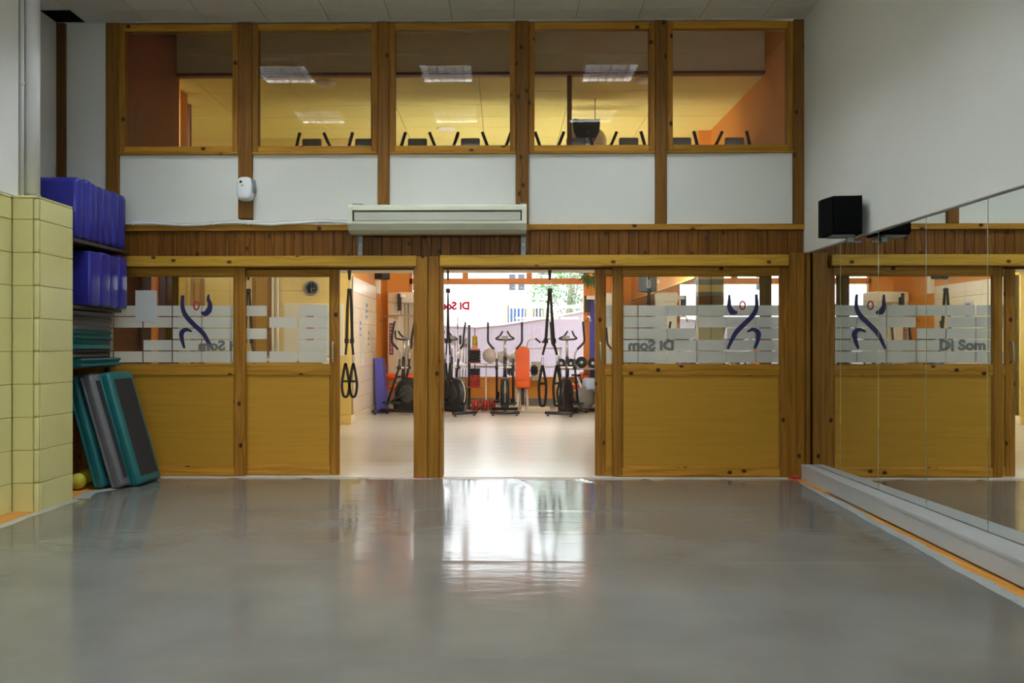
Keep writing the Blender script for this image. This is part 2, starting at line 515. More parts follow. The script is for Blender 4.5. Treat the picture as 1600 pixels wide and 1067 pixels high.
seams = [YB, -1.2, 0.32, 1.84, 3.36, 4.90, 6.42, 7.905]
nzr = random.Random(5)
def vinyl_sheet(y0, y1, front):
    nx, ny = (150, 40) if front else (24, 14)
    ph = [(nzr.uniform(0, 6.28), nzr.uniform(1.5, 9), nzr.uniform(0.3, 1)) for _ in range(7)]
    folds = [(-1.35, 0.10, 0.016), (-0.62, 0.05, 0.012), (0.75, 0.35, 0.014), (1.35, 0.08, 0.01), (-2.6, 0.2, 0.008), (2.1, 0.2, 0.007), (0.1, 0.15, 0.008), (-1.9, 0.1, 0.009)]
    xl0, xr0 = -3.57, 2.80
    vs, fs = [], []
    for j in range(ny + 1):
        tj = j / ny
        if not front: tj = [0, .006, .015, .03, .06, .15, .3, .5, .7, .85, .94, .97, .985, .994, 1.0][j]
        y = y0 + (y1 - y0) * tj
        xr = 2.58 + (2.78 - 2.58) * (y - 4.6) / 3.3 if y > 3 else 2.5
        xr += 0.012 * math.sin(y * 5) + 0.008 * math.sin(y * 13)
        xl = xl0 + 0.01 * math.sin(y * 4)
        if y > 6.9: xl = xl0 - 0.0 + 0.12 * (y - 6.9)
        for i in range(nx + 1):
            x = xl + (xr - xl) * i / nx
            z = 0.0022 * math.exp(-((y1 - y) / 0.022) ** 2) * (0.6 + 0.4 * math.sin(x * 2.3 + y0)) if not front else 0.0
            yy = y
            if front:
                k = max(0.0, (tj - 0.62) / 0.38)
                z = 0.0018 * k * sum(a * math.sin(f * x + p) for p, f, a in ph) * 0.5
                for (fx, sl, am) in folds:
                    d = (x - fx - sl * (1 - tj) * 3) / 0.035
                    z += am * k * math.exp(-d * d)
                z = max(z, 0.0)
                if j == ny: yy = y + 0.008 * math.sin(x * 6) + 0.006 * math.sin(x * 17 + 1)
            vs.append((x, yy, z))
    for j in range(ny):
        for i in range(nx):
            a = j * (nx + 1) + i
            fs.append((a, a + 1, a + nx + 2, a + nx + 1))
    m = MB(); m._add(vs, fs, True)
    return m.build('vinyl_sheet', M['vinyl'], floor, loc=(-floor.location.x, -floor.location.y, -floor.location.z), fix=False)
def fl(v): return tuple(a - b for a, b in zip(v, floor.location))
for a, b in zip(seams[:-1], seams[1:]):
    vinyl_sheet(a - 0.008, b, b > 7.5)
def tape_strip(pts, w0, w1, nm):
    m = MB()
    vs, fs = [], []
    for i, (x, y) in enumerate(pts):
        k = math.sin(i * 1.7) * 0.008 + math.sin(i * 0.61) * 0.008
        d = (Vector(pts[min(i + 1, len(pts) - 1)]) - Vector(pts[max(i - 1, 0)])).normalized()
        nx_, ny_ = -d.y, d.x
        h = 0.003 + 0.004 * abs(math.sin(i * 2.3))
        vs += [(x + nx_ * (w0 + k), y + ny_ * (w0 + k), 0.001), (x + nx_ * (w0 + w1) / 2, y + ny_ * (w0 + w1) / 2, h), (x + nx_ * (w1 + k * 0.5), y + ny_ * (w1 + k * 0.5), 0.002)]
    for i in range(len(pts) - 1):
        for q in range(2):
            a = i * 3 + q
            fs.append((a, a + 1, a + 4, a + 3))
    m._add(vs, fs, True)
    return m.build('tape_strip', M['tape'], floor, loc=tuple(-c for c in floor.location))
tape_strip([(2.60 + (2.80 - 2.60) * (y - 4.6) / 3.3, y) for y in [2.0 + 0.12 * i for i in range(49)]], -0.045, 0.04, 'r')
tape_strip([(-3.55, y) for y in [2.0 + 0.12 * i for i in range(41)]], -0.035, 0.045, 'l')
tape_strip([(-3.3 + 0.12 * i, 7.915) for i in range(51)], -0.03, 0.055, 'f')
tape_strip([(-3.52, 6.85), (-3.56, 7.0), (-3.60, 7.15), (-3.52, 7.3), (-3.45, 7.42)], -0.06, 0.07, 'c')

# ceiling
ceiling = bx('ceiling', XL - 0.2, XR + 0.2, YB - 0.2, 8.3, ZC + 0.25, ZC + 0.35, M['black_void'], None, 0)
tag(ceiling, 'suspended ceiling of off-white square tiles over the studio', 'ceiling', kind='structure')
cl = Vector(ceiling.location)
def cbox(name, x0, x1, y0, y1, z0, z1, m, bev=0.003):
    o = bx(name, x0, x1, y0, y1, z0, z1, m, None, bev)
    o.parent = ceiling; o.location = Vector(o.location) - cl
    return o
xs = [XL] + [-4.1 + 0.6 * i for i in range(12)] + [XR]
ys = [YF - 0.02, 7.75] + [7.75 - 0.6 * i for i in range(1, 19)] + [YB]
for j in range(len(ys) - 1):
    for i in range(len(xs) - 1):
        if j == 0 and i == 0: continue           # missing tile in the corner
        if xs[i + 1] - xs[i] < 0.02 or ys[j] - ys[j + 1] < 0.02: continue
        dz = RNG.uniform(-0.0015, 0.0015)
        cbox('ceiling_tile', xs[i] + 0.003, xs[i + 1] - 0.003, ys[j + 1] + 0.003, ys[j] - 0.003, ZC, ZC + 0.018, M['ceil'], 0.004)
for x in xs[1:-1]:
    cbox('ceiling_grid_bar', x - 0.008, x + 0.008, YB, YF - 0.02, ZC + 0.006, ZC + 0.03, M['grid'], 0)
for y in ys[1:-1]:
    cbox('ceiling_grid_bar', XL, XR, y - 0.008, y + 0.008, ZC + 0.006, ZC + 0.03, M['grid'], 0)
cbox('hole_shade_plate', XL + 0.004, -4.108, 7.758, YF - 0.03, ZC + 0.05, ZC + 0.06, M['matteblack'], 0)  # black plate, slats and sides stand in for the open hole's darkness
for vx in range(5):
    cbox('hole_shade_slat', XL + 0.03 + vx * 0.05, XL + 0.036 + vx * 0.05, 7.76, YF - 0.03, ZC + 0.012, ZC + 0.05, M['matteblack'], 0)
cbox('hole_shade_side', XL + 0.002, XL + 0.008, 7.752, YF - 0.022, ZC + 0.002, ZC + 0.05, M['matteblack'], 0)
cbox('hole_shade_side', XL + 0.002, -4.103, YF - 0.03, YF - 0.022, ZC + 0.002, ZC + 0.05, M['matteblack'], 0)
cbox('ceiling_edge_strip', XL, XR, YF - 0.022, YF - 0.005, ZC - 0.004, ZC + 0.02, M['trimwhite'], 0.002)

# right wall with mirrors
wr = bx('wall_right', 2.91, 3.12, YB, 8.06, 2.175, ZC + 0.2, M['white'], None, 0.006)
tag(wr, 'white upper wall above the dance mirror', 'wall', kind='structure')
wrb = bx('wall_right_lower', 2.955, 3.12, YB, 8.06, -0.1, 2.2, M['white'], None, 0)
tag(wrb, 'lower wall behind the dance mirror', 'wall', kind='structure')
mr = empty('wall_mirror', (2.945, 5.0, 0.14), label='tall frameless dance mirror along the white side wall', cat='mirror')
edges = [7.985, 7.24, 6.51, 5.78, 5.05, 4.32, 3.59, 2.86, 2.13, 1.40]
for a, b in zip(edges[1:], edges[:-1]):
    o = bx('mirror_panel', -0.008, 0.008, a - 5.0 + 0.003, b - 5.0 - 0.003, 0.0, 2.06, M['mirror'], mr, 0.002)
bb = MB()
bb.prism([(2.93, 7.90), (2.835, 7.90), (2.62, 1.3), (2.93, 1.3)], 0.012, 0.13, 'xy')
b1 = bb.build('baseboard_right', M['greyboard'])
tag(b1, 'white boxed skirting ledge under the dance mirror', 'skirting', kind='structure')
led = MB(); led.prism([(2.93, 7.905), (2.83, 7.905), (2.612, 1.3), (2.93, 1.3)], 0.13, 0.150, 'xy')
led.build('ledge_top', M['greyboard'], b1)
bx('wood_fillet', 2.78, 2.86, 7.2, 7.9, -0.004, 0.012, M['floorwood'], b1, 0.002)
rt = bx('red_tape', 2.76, 2.835, 7.93, 8.0, 0.0, 0.04, M['red'], None, 0.012, 2)
tag(rt, 'scrap of red tape stuck in the corner by the skirting ledge', 'tape')
rt2 = bx('red_tape', ax(650, 7.97), ax(664, 7.97), 7.955, 7.985, 0.0, 0.012, M['red'], None, 0.004)
tag(rt2, 'short red tape strip at the foot of the pine centre post', 'tape')

# left wall: tiled wainscot, half height tiled pier, alcove
wl = bx('wall_left', -4.0, -3.8, YB, 6.42, ZT, ZC + 0.2, M['white'], None, 0.006)
tag(wl, 'white plaster wall above the yellow tiled dado', 'wall', kind='structure')
wlt = bx('wall_left_dado', -4.0, -3.822, YB, 6.42, -0.1, ZT - 0.01, M['grout'], None, 0)
tag(wlt, 'yellow tiled dado with a tiled pier', 'wall', kind='structure')
def wl_box(name, *a, **k):
    o = bx(name, *a, **k); o.parent = wlt; o.location = Vector(o.location) - Vector(wlt.location); return o
rows = [2.42, 2.256, 2.0, 1.745, 1.49, 1.235, 0.98, 0.725, 0.47, 0.215, -0.02]
wl_box('tile_backing', XL, -3.622, 6.352, 6.85, -0.02, ZT - 0.01, M['grout'], None, 0)
G = 0.0012
for a, b in zip(rows[1:], rows[:-1]):
    for k in range(3):
        y1 = 6.33 - 0.5 * k
        wl_box('tile', -3.83, -3.80, y1 - 0.5 + G, y1 - G, a + G, b - G, M['tile'], None, 0.0035)
    wl_box('tile', -3.80 + G, -3.64, 6.33, 6.36, a + G, b - G, M['tile'], None, 0.0035)
    wl_box('tile', -3.63, -3.60, 6.372, 6.85, a + G, b - G, M['tile'], None, 0.0035)
    wl_box('tile', -3.64 + G, -3.601, 6.331, 6.372 - G, a + G, b - G, M['tile'], None, 0.016, seg=3)
wl_box('tile_cap', -3.80, -3.60, 6.33, 6.85, 2.422, ZT, M['tile'], None, 0.006)
wl_box('tile_cap', XL, -3.80, 6.36, 6.85, 2.422, ZT, M['tile'], None, 0.006)
wl_box('tile_cap', -3.83, -3.80, 4.8, 6.33, 2.422, ZT, M['tile'], None, 0.006)
wl_box('dado_face', -3.83, -3.80, YB, 4.83, 0.0, ZT, M['tile'], None, 0)
wa = bx('wall_alcove', XL - 0.15, XL, 6.3, 8.2, -0.1, ZC + 0.3, M['white'], None, 0)
tag(wa, 'white side wall of the storage alcove', 'wall', kind='structure')
wab = bx('wall_alcove_back', XL, -4.0, 6.25, 6.36, -0.1, ZC + 0.2, M['white'], None, 0)
tag(wab, 'return wall of the storage alcove', 'wall', kind='structure')

# back wall, with unseen windows added behind the camera to let in daylight
wb = empty('wall_back', (0, YB - 0.15, 0), label='white back wall with added unseen windows', cat='wall', kind='structure')
for (x0, x1, z0, z1) in [(XL, XR + 0.2, -0.1, 3.05), (XL, XR + 0.2, 4.15, ZC + 0.2), (XL, -3.9, 3.05, 4.15), (-0.85, -0.55, 3.05, 4.15), (2.5, XR + 0.2, 3.05, 4.15)]:
    bx('wall_section', x0, x1, 0, 0.15, z0, z1, M['white'], wb, 0)
for n, (x0, x1) in enumerate([(-3.9, -0.85), (-0.55, 2.5)]):
    w = empty('window_%d' % (11 + n), ((x0 + x1) / 2, YB - 0.08, 3.05), label=['added unseen high window in the back wall, tiled wall side', 'added unseen high window in the back wall, mirror side'][n], cat='window', kind='structure')
    h = (x1 - x0) / 2
    for (a, b, c, d) in [(-h, -h + 0.06, 0, 1.1), (h - 0.06, h, 0, 1.1), (-h, h, 0, 0.06), (-h, h, 1.04, 1.1), (-0.03, 0.03, 0.06, 1.04)]:
        bx('window_frame', a, b, -0.03, 0.03, c, d, M['trimwhite'], w, 0.004)
    for (a, b) in [(-h + 0.06, -0.03), (0.03, h - 0.06)]:
        bx('pane', a, b, -0.003, 0.003, 0.06, 1.04, M['glass'], w, 0)

# ------------------------------------------------------------------ front timber wall
wf = empty('wall_front', (0, YF, 0), label='pine framed partition with cladding band and white infill panels', cat='wall', kind='structure')
def fb(name, x0, x1, y0, y1, z0, z1, m, bev=0.004):
    return bx(name, x0, x1, y0 - YF, y1 - YF, z0, z1, m, wf, bev)
zs = lambda py: az(py, YF)
Z_SILL, Z_RAIL1, Z_RAIL0, Z_CL0 = zs(239), zs(351), zs(360), zs(401)
POST = [(165, 185), (372, 394), (590, 608), (806, 826), (1024, 1042), (1240, 1257)]
PX = [(ax(a, YF - 0.02), ax(b, YF - 0.02)) for a, b in POST]
for i, (a, b) in enumerate(PX):
    fb('post', a, b, 8.035, 8.20, Z_RAIL1 + (0.06 if i in (1,) else 0), ZC - 0.005, M['post'], 0.006)
fb('post', XL, ax(103, YF), 8.035, 8.20, 0, ZC, M['dark_post'], 0.006)
for i in range(5):
    a, b = PX[i][1], PX[i + 1][0]
    fb('white_panel', a, b, 8.07, 8.16, Z_RAIL1 - 0.01, Z_SILL, M['white_panel'], 0.002)
fb('white_panel', ax(103, YF), PX[0][0], 8.07, 8.16, 2.0, ZC + 0.1, M['white_panel'], 0.002)
XC0 = ax(108, YF)
fb('rail', XL + 0.1, PX[5][1], 8.03, 8.12, Z_RAIL0, Z_RAIL1, M['pine_x'])
pw = 15.4 / 160
x = XL + 0.12
while x < PX[5][1] - 0.005:
    x2 = min(x + pw, PX[5][1])
    fb('plank', x + 0.0012, x2 - 0.0012, 8.06, 8.09, Z_CL0 - 0.03, Z_RAIL0, M['clad'], 0.004)
    x = x2
fb('cladding_backing', XL, PX[5][1], 8.09, 8.20, 2.03, Z_RAIL1, M['dark_post'], 0)
ZB0, ZB1 = az(416, 7.97), az(399.5, 7.97)
fb('header_beam', ax(110, 7.95), ax(651, 7.95), 7.95, 8.03, ZB0, ZB1, M['beam'], 0.006)
fb('header_beam', ax(687, 7.95), ax(1233, 7.95), 7.95, 8.03, ZB0, ZB1 + 0.006, M['beam'], 0.006)
fb('door_head', XC0, PX[5][1], 8.03, 8.20, 2.045, Z_CL0 - 0.02, M['pine_x'], 0.003)
# centre post of three boards, jamb by the mirror, jamb behind the shelf
for (a, b, y) in [(646, 668, 7.985), (668.6, 686, 7.98), (686, 692, 8.0)]:
    fb('post_board', ax(a, y) + 0.001, ax(b, y) - 0.001, y, 8.19, -0.004, ZB1 - 0.002, M['pine_z'], 0.004)
for (a, b, y) in [(1233, 1246, 8.0), (1246, 1258, 7.99), (1258.2, 1266, 8.01)]:
    fb('jamb_board', ax(a, y) + 0.001, ax(b, y) - 0.001, y, 8.19, -0.004, ZB1 + 0.03, M['pine_z'], 0.004)
fb('wall_return', ax(1256.5, 8.0), 3.12, 8.065, 8.19, -0.004, ZC, M['pine_z'], 0)
fb('jamb_board', XL, XC0, 8.03, 8.19, 0, 2.1, M['pine_z'], 0.004)
fb('sill_board', XC0, ax(646, YF), 8.02, 8.2, -0.01, 0.004, M['gymfloor'], 0.002)
fb('sill_board', ax(692, YF), PX[5][1], 8.02, 8.2, -0.01, 0.004, M['gymfloor'], 0.002)

WLAB = ['upper gallery window beside the storage alcove', 'upper gallery window above the white wall dispenser', 'middle upper gallery window above the air conditioner',
        'upper gallery window showing the hanging television', 'upper gallery window next to the white mirror wall']
for i in range(5):
    a, b = PX[i][1], PX[i + 1][0]
    zb, zt = zs(237), zs(36)
    w = empty('window_%d' % (i + 1), ((a + b) / 2, 8.06, zb), label='pine framed ' + WLAB[i], cat='window', kind='structure')
    h = (b - a) / 2
    H = zt - zb
    fw = 0.058
    bx('window_frame', -h + 0.002, -h + fw, -0.02, 0.06, 0.0, H, M['pine_z'], w)
    bx('window_frame', h - fw, h - 0.002, -0.02, 0.06, 0.0, H, M['pine_z'], w)
    bx('window_frame', -h + fw, h - fw, -0.02, 0.06, 0.0, fw, M['pine_x'], w)
    bx('window_frame', -h + fw, h - fw, -0.02, 0.06, H - 0.066, H, M['pine_x'], w)
    bx('window_sill', -h + 0.002, h - 0.002, -0.028, 0.06, zs(240.5) - zb, -0.001, M['pine_x'], w)
    bx('pane', -h + fw - 0.004, h - fw + 0.004, 0.014, 0.020, fw - 0.004, H - 0.06, M['glass'], w, 0)

# ------------------------------------------------------------------ sliding doors
ZD = [zs(743.5), zs(730), zs(586), zs(570.5), zs(430), zs(414)]
ROWS = [(477, 493.5), (495.0, 511.5), (513.0, 529.6), (531.2, 547.5), (549.0, 566.3)]
def leaf(n, px0, px1, yf, st0, st1, films, label, handle=None):
    x0, x1 = ax(px0, yf), ax(px1, yf)
    d = empty('door_%d' % n, ((x0 + x1) / 2, yf, 0.0), label=label, cat='door', kind='structure')
    h = (x1 - x0) / 2
    c = (x0 + x1) / 2
    w0, w1 = st0 / 160, st1 / 160
    T = 0.045
    bx('stile', -h, -h + w0, 0, T, ZD[0], ZD[5], M['pine_z'], d, 0.005)
    bx('stile', h - w1, h, 0, T, ZD[0], ZD[5], M['pine_z'], d, 0.005)
    for (a, b) in [(ZD[0], ZD[1]), (ZD[2], ZD[3]), (ZD[4], ZD[5])]:
        bx('door_rail', -h + w0, h - w1, 0, T, a, b, M['pine_x'], d, 0.005)
    bx('door_panel', -h + w0 - 0.004, h - w1 + 0.004, 0.012, 0.032, ZD[1] - 0.004, ZD[2] + 0.004, M['door_panel'], d, 0)
    # thin beads round panel and glass
    for (za, zb) in [(ZD[1], ZD[2]), (ZD[3], ZD[4])]:
        bx('bead', -h + w0, -h + w0 + 0.012, 0.004, 0.014, za, zb, M['pine_z'], d, 0.003)
        bx('bead', h - w1 - 0.012, h - w1, 0.004, 0.014, za, zb, M['pine_z'], d, 0.003)
        bx('bead', -h + w0 + 0.012, h - w1 - 0.012, 0.004, 0.014, zb - 0.012, zb, M['pine_x'], d, 0.003)
        bx('bead', -h + w0 + 0.012, h - w1 - 0.012, 0.004, 0.014, za, za + 0.012, M['pine_x'], d, 0.003)
    pn = bx('pane', -h + w0 - 0.004, h - w1 + 0.004, 0.020, 0.025, ZD[3] - 0.004, ZD[4] + 0.004, M['glass'], d, 0)
    pl = Vector(pn.location)
    for r, spans in enumerate(films):
        z1, z0 = az(ROWS[r][0], yf), az(ROWS[r][1], yf)
        for (a, b) in spans:
            xa = max(ax(a, yf) + 0.0055 - c, -h + w0 + 0.001); xb = min(ax(b, yf) - 0.0055 - c, h - w1 - 0.001)
            if xb - xa < 0.02: continue
            f = bx('frosted_film', xa, xb, 0.0185, 0.0197, z0, z1, M['film'], None, 0)
            f.parent = pn; f.location = Vector(f.location) - pl
    if handle:
        hx = ax(handle, yf) - c
        hp = smooth_path([(hx, 0.0, zs(534)), (hx, -0.035, zs(537)), (hx, -0.045, zs(550)), (hx, -0.035, zs(563)), (hx, 0.0, zs(566))], 5)
        MB().tube(hp, 0.009, 8).build('handle', M['steel'], d)
    return d, pn, c

def grid_cells(lo, hi, first, step, skip=()):
    out = []
    for r in range(5):
        row = []
        k, x = 0, first
        while x < hi:
            if x + step > lo and (r, k) not in skip:
                row.append((max(x, lo), min(x + step, hi)))
            x += step; k += 1
        out.append(row)
    return out

D1, P1, C1 = leaf(1, 108, 383, 8.035, 17, 17, grid_cells(120, 366, 130, 46, skip={(2, 1), (3, 1), (2, 2)}),
                  'pine sliding door with frosted glass strips beside the leaning step platforms')
f2 = [[(277, 322), (324, 370), (372, 417), (465.5, 512)], [(277, 322), (324, 370), (419, 464), (465.5, 512)], [(277, 322), (324, 370), (372, 417), (465.5, 511)],
      [(324, 370), (465.5, 511)], [(277, 322), (324, 370), (372, 417), (419, 464), (465.5, 511)]]
D2, P2, C2 = leaf(2, 258, 530, 8.10, 19, 14, f2, 'half open pine sliding door with steel handle beneath the wall dispenser', handle=521)
D3, P3, C3 = leaf(3, 957, 1233, 8.035, 15, 14, grid_cells(972, 1219, 951, 46.2, skip={(1, 2), (2, 3)}),
                  'pine sliding door with navy dancer decal next to the mirror wall')
D4, P4, C4 = leaf(4, 930, 1206, 8.10, 15, 17, grid_cells(945, 1190, 935, 46.2, skip={(1, 2), (1, 3), (2, 3), (2, 4), (2, 0), (3, 0), (0, 1), (4, 2)}),
                  'pine sliding door leaf with steel handle slid behind the dancer decal door', handle=937.5)
MB().tube(smooth_path([(0, 0, 0), (0, -0.03, 0.015), (0, -0.035, 0.09), (0, -0.03, 0.165), (0, 0, 0.18)], 4), 0.007, 8)

# dancer decals on the glass
def decal(pane, c, yf, org, sc, strokes, head, txt_px, parent):
    def p(u, v):
        px, py = org[0] + u / sc, org[1] + v / sc
        return Vector((ax(px, yf) - c, 0.0165, az(py, yf)))
    pl = Vector(pane.location)
    mb = MB()
    for pts, ws in strokes:
        pp = [p(*q) for q in pts]
        path = smooth_path(pp, 5)
        n = len(path)
        wv = []
        for i in range(n):
            t = i / (n - 1) * (len(ws) - 1); k = min(int(t), len(ws) - 2)
            wv.append((ws[k] + (ws[k + 1] - ws[k]) * (t - k)) / sc / 160)
        mb.ribbon(path, wv, 0.001)
    o = mb.build('dancer_decal', M['navy'], pane, loc=-pl)
    o['label'] = 'navy blue dancer figure decal'
    hc = p(*head)
    ring = [hc + Vector((math.cos(a) * 22 / sc / 160, 0, math.sin(a) * 33 / sc / 160)) for a in [2 * PI * i / 16 for i in range(17)]]
    hb = MB().ribbon(ring, 12 / sc / 160, 0.001)
    h = hb.build('head_decal', M['crimson'], pane, loc=-pl)
    h['label'] = 'crimson ring head decal'
    pxl, pyb, hgt = txt_px
    me, w = text_mesh('Di Som', hgt / 160, True, 0.006)
    t = link('lettering', me, M['greytext'], pane, Vector((ax(pxl, yf) - c, 0.0165, az(pyb, yf))) - pl)
    t.scale.x = 1.12
    t['label'] = 'grey lettering Di Som seen from behind'
SL = [([(556, 325), (556, 420), (580, 490), (645, 565), (725, 640), (770, 715), (812, 778)], [26, 34, 40, 40, 38, 34, 20]),
      ([(776, 318), (770, 355), (786, 400), (776, 450), (745, 478), (712, 468)], [14, 28, 36, 50, 46, 14]),
      ([(634, 628), (585, 612), (550, 638), (550, 690), (572, 770)], [12, 32, 42, 34, 16])]
decal(P1, C1, 8.035, (180, 400), 5.336, SL, (672, 412), (309, 547, 15.5), D1)
SR = [([(546, 320), (550, 420), (522, 490), (452, 562), (382, 632), (342, 700), (308, 775)], [22, 32, 40, 40, 40, 32, 20]),
      ([(320, 322), (322, 370), (322, 420), (345, 465), (388, 472)], [14, 26, 38, 52, 18]),
      ([(470, 632), (525, 612), (566, 645), (556, 710), (532, 772)], [12, 30, 40, 34, 18])]
decal(P3, C3, 8.035, (1080, 400), 5.335, SR, (432, 412), (982, 546.5, 15.5), D3)
nb = bx('paper_notice', ax(209.5, 8.02), ax(243.5, 8.02), 8.046, 8.048, az(502, 8.04), az(453, 8.04), M['paper'], None, 0)
tag(nb, 'blank white paper sheet taped to the sliding door glass', 'paper')

# ------------------------------------------------------------------ things on the timber wall
# air conditioner
yA = 7.80
xa0, xa1 = ax(543, yA), ax(823, yA)
za0, za1 = az(363, yA), az(318.5, yA)
acu = empty('air_conditioner', ((xa0 + xa1) / 2, 8.0, za0), label='long cream air conditioner mounted above the doorway', cat='air conditioner')
hw, H = (xa1 - xa0) / 2, za1 - za0
prof = [(0.0, 0.0), (-0.10, 0.004), (-0.165, 0.03), (-0.198, 0.085), (-0.20, 0.108), (-0.185, 0.112), (-0.175, 0.116),
        (-0.155, 0.12), (-0.155, 0.205), (-0.185, 0.208), (-0.20, 0.215), (-0.195, H - 0.02), (-0.17, H), (0.0, H)]
MB().prism(prof, -hw + 0.045, hw - 0.045, 'yz').build('casing', M['acwhite'], acu)
cap = [(0.0, 0.0), (-0.10, 0.002), (-0.17, 0.025), (-0.204, 0.085), (-0.206, H - 0.03), (-0.175, H + 0.002), (0, H + 0.002)]
for s in (-1, 1):
    MB().prism(cap, s * (hw - 0.045), s * hw, 'yz').build('end_cap', M['acwhite'], acu)
bx('vent_slot', -hw + 0.046, hw - 0.046, -0.165, -0.15, 0.112, 0.212, M['black'], acu, 0)
bx('louver_flap', -hw + 0.058, hw - 0.058, -0.192, -0.178, 0.114, 0.197, M['acflap'], acu, 0.005)
for s, px in ((-1, 561), (1, 818)):
    xb = ax(px, 7.95) - acu.location.x
    b = MB(); b.box(xb - 0.024, xb + 0.024, -0.008, 0.0, az(399, 7.95) - za0, 0.05).box(xb - 0.024, xb - 0.018, -0.05, -0.008, -0.1, 0.02)
    br = b.build('bracket', M['galv'], acu, loc=(0, 0.02, 0))
    for dz in (-0.09, -0.17):
        MB().cyl((xb, -0.014, dz), (xb, -0.006, dz), 0.008, 8).build('bolt', M['steel'], br)
bx('top_clip', -hw + 0.03, -hw + 0.13, -0.12, -0.08, H, H + 0.022, M['galv'], acu, 0.004)
bx('top_clip', hw - 0.06, hw, -0.08, -0.02, H, H + 0.03, M['galv'], acu, 0.004)

# conduit
pts = []
for i, px in enumerate(range(118, 566, 18)):
    py = 349.5 + 1.6 * math.sin(i * 0.8) - (1.8 if px > 440 else 0) + (0.8 if px < 330 else 0)
    X, Z = at(px, py, 8.015)
    pts.append((X, 8.015, Z))
cdt = empty('cable_conduit', (pts[0][0], 8.015, pts[0][2]), label='white plastic pipe run wavering along the wall to the air conditioner', cat='pipe')
rel = [Vector(p) - cdt.location for p in pts]
MB().tube(smooth_path(rel, 3), 0.016, 8).build('pipe', M['pvc'], cdt)
MB().tube(smooth_path([r + Vector((0, 0.01, 0.026)) for r in rel], 3), 0.007, 6).build('thin_cable', M['pvc'], cdt)
for k in (5, 12, 15, 21):
    bx('pipe_clip', rel[k].x - 0.006, rel[k].x + 0.006, -0.02, 0.02, rel[k].z - 0.018, rel[k].z + 0.018, M['pvc'], cdt, 0.003)

# dispenser on post
xs_, zs_ = at(384, 296, 8.0)
ds = empty('air_freshener', (xs_, 8.035, zs_), label='white oval air freshener dispenser on the timber post', cat='dispenser')
w2, h2 = 0.080, 0.117
def sup(w, h, n=24, e=3.2, dz=0):
    r = []
    for i in range(n):
        a = 2 * PI * i / n
        ca, sa = math.cos(a), math.sin(a)
        r.append((w * math.copysign(abs(ca) ** (2 / e), ca), h * math.copysign(abs(sa) ** (2 / e), sa) + dz))
    return r
def loft(rings, ys_):
    m = MB(); n = len(rings[0])
    vs = [(a, y, b) for r, y in zip(rings, ys_) for a, b in r]
    fs = [(i * n + k, i * n + (k + 1) % n, (i + 1) * n + (k + 1) % n, (i + 1) * n + k) for i in range(len(rings) - 1) for k in range(n)]
    fs += [tuple(range(n)), tuple((len(rings) - 1) * n + k for k in range(n))]
    m._add(vs, fs, True); return m
loft([sup(w2 * 0.96, h2 * 0.97), sup(w2, h2), sup(w2 * 0.99, h2 * 0.99), sup(w2 * 0.9, h2 * 0.93), sup(w2 * 0.72, h2 * 0.8)], [0, -0.03, -0.07, -0.092, -0.102]).build('body', M['plastic_white'], ds)
MB().ribbon(smooth_path([(w2 * 0.93, -0.045, h2 * 0.8), (w2 * 1.03, -0.045, h2 * 0.2), (w2 * 1.0, -0.045, -h2 * 0.3)], 5), 0.02, 0.07).build('side_cover', M['plastic_grey'], ds)
MB().cyl((-0.027, -0.106, 0.062), (-0.027, -0.09, 0.062), 0.013, 14).build('sensor_eye', M['black'], ds)
MB().cyl((-0.012, -0.105, 0.027), (-0.012, -0.09, 0.027), 0.026, 18).build('badge', M['plastic_white'], ds)
MB().ribbon([(-0.024, -0.107, 0.018), (-0.012, -0.107, 0.027), (0.0, -0.107, 0.036)], [0.004, 0.014, 0.004], 0.002).build('badge_print', M['orange_dot'], ds)

# speaker on the mirror wall
sp = empty('wall_speaker', (2.735, 6.74, az(336, 6.6)), rz=math.radians(-6), label='black loudspeaker on a bracket above the dance mirror', cat='speaker')
poly = [(-0.155, 0.15), (-0.155, 0.06), (-0.10, -0.13), (0.145, -0.13), (0.15, 0.15)]
MB().prism(poly, -0.165, 0.165, 'xy').build('cabinet', M['matteblack'], sp)
bx('grille', -0.092, 0.138, -0.142, -0.130, -0.15, 0.15, M['matteblack'], sp, 0.006, 2)
MB().prism([(-0.158, 0.055), (-0.152, 0.06), (-0.103, -0.128), (-0.108, -0.134)], -0.15, 0.15, 'xy').build('side_trim', M['matteblack'], sp)
MB().prism([(0.155, 0.10), (-0.10, 0.10), (-0.10, -0.08), (0.10, -0.08)], -0.178, -0.165, 'xy').build('bracket_plate', M['galv'], sp)
MB().box(0.05, 0.105, -0.03, 0.03, -0.225, -0.178).box(0.05, 0.18, 0.0, 0.03, -0.225, -0.212).build('bracket_arm', M['galv'], sp)
MB().tube([(0.145, 0.1, -0.05), (0.19, 0.12, 0.0)], 0.02, 8).build('mount', M['galv'], sp)

sp.scale = (0.9, 0.9, 0.92)
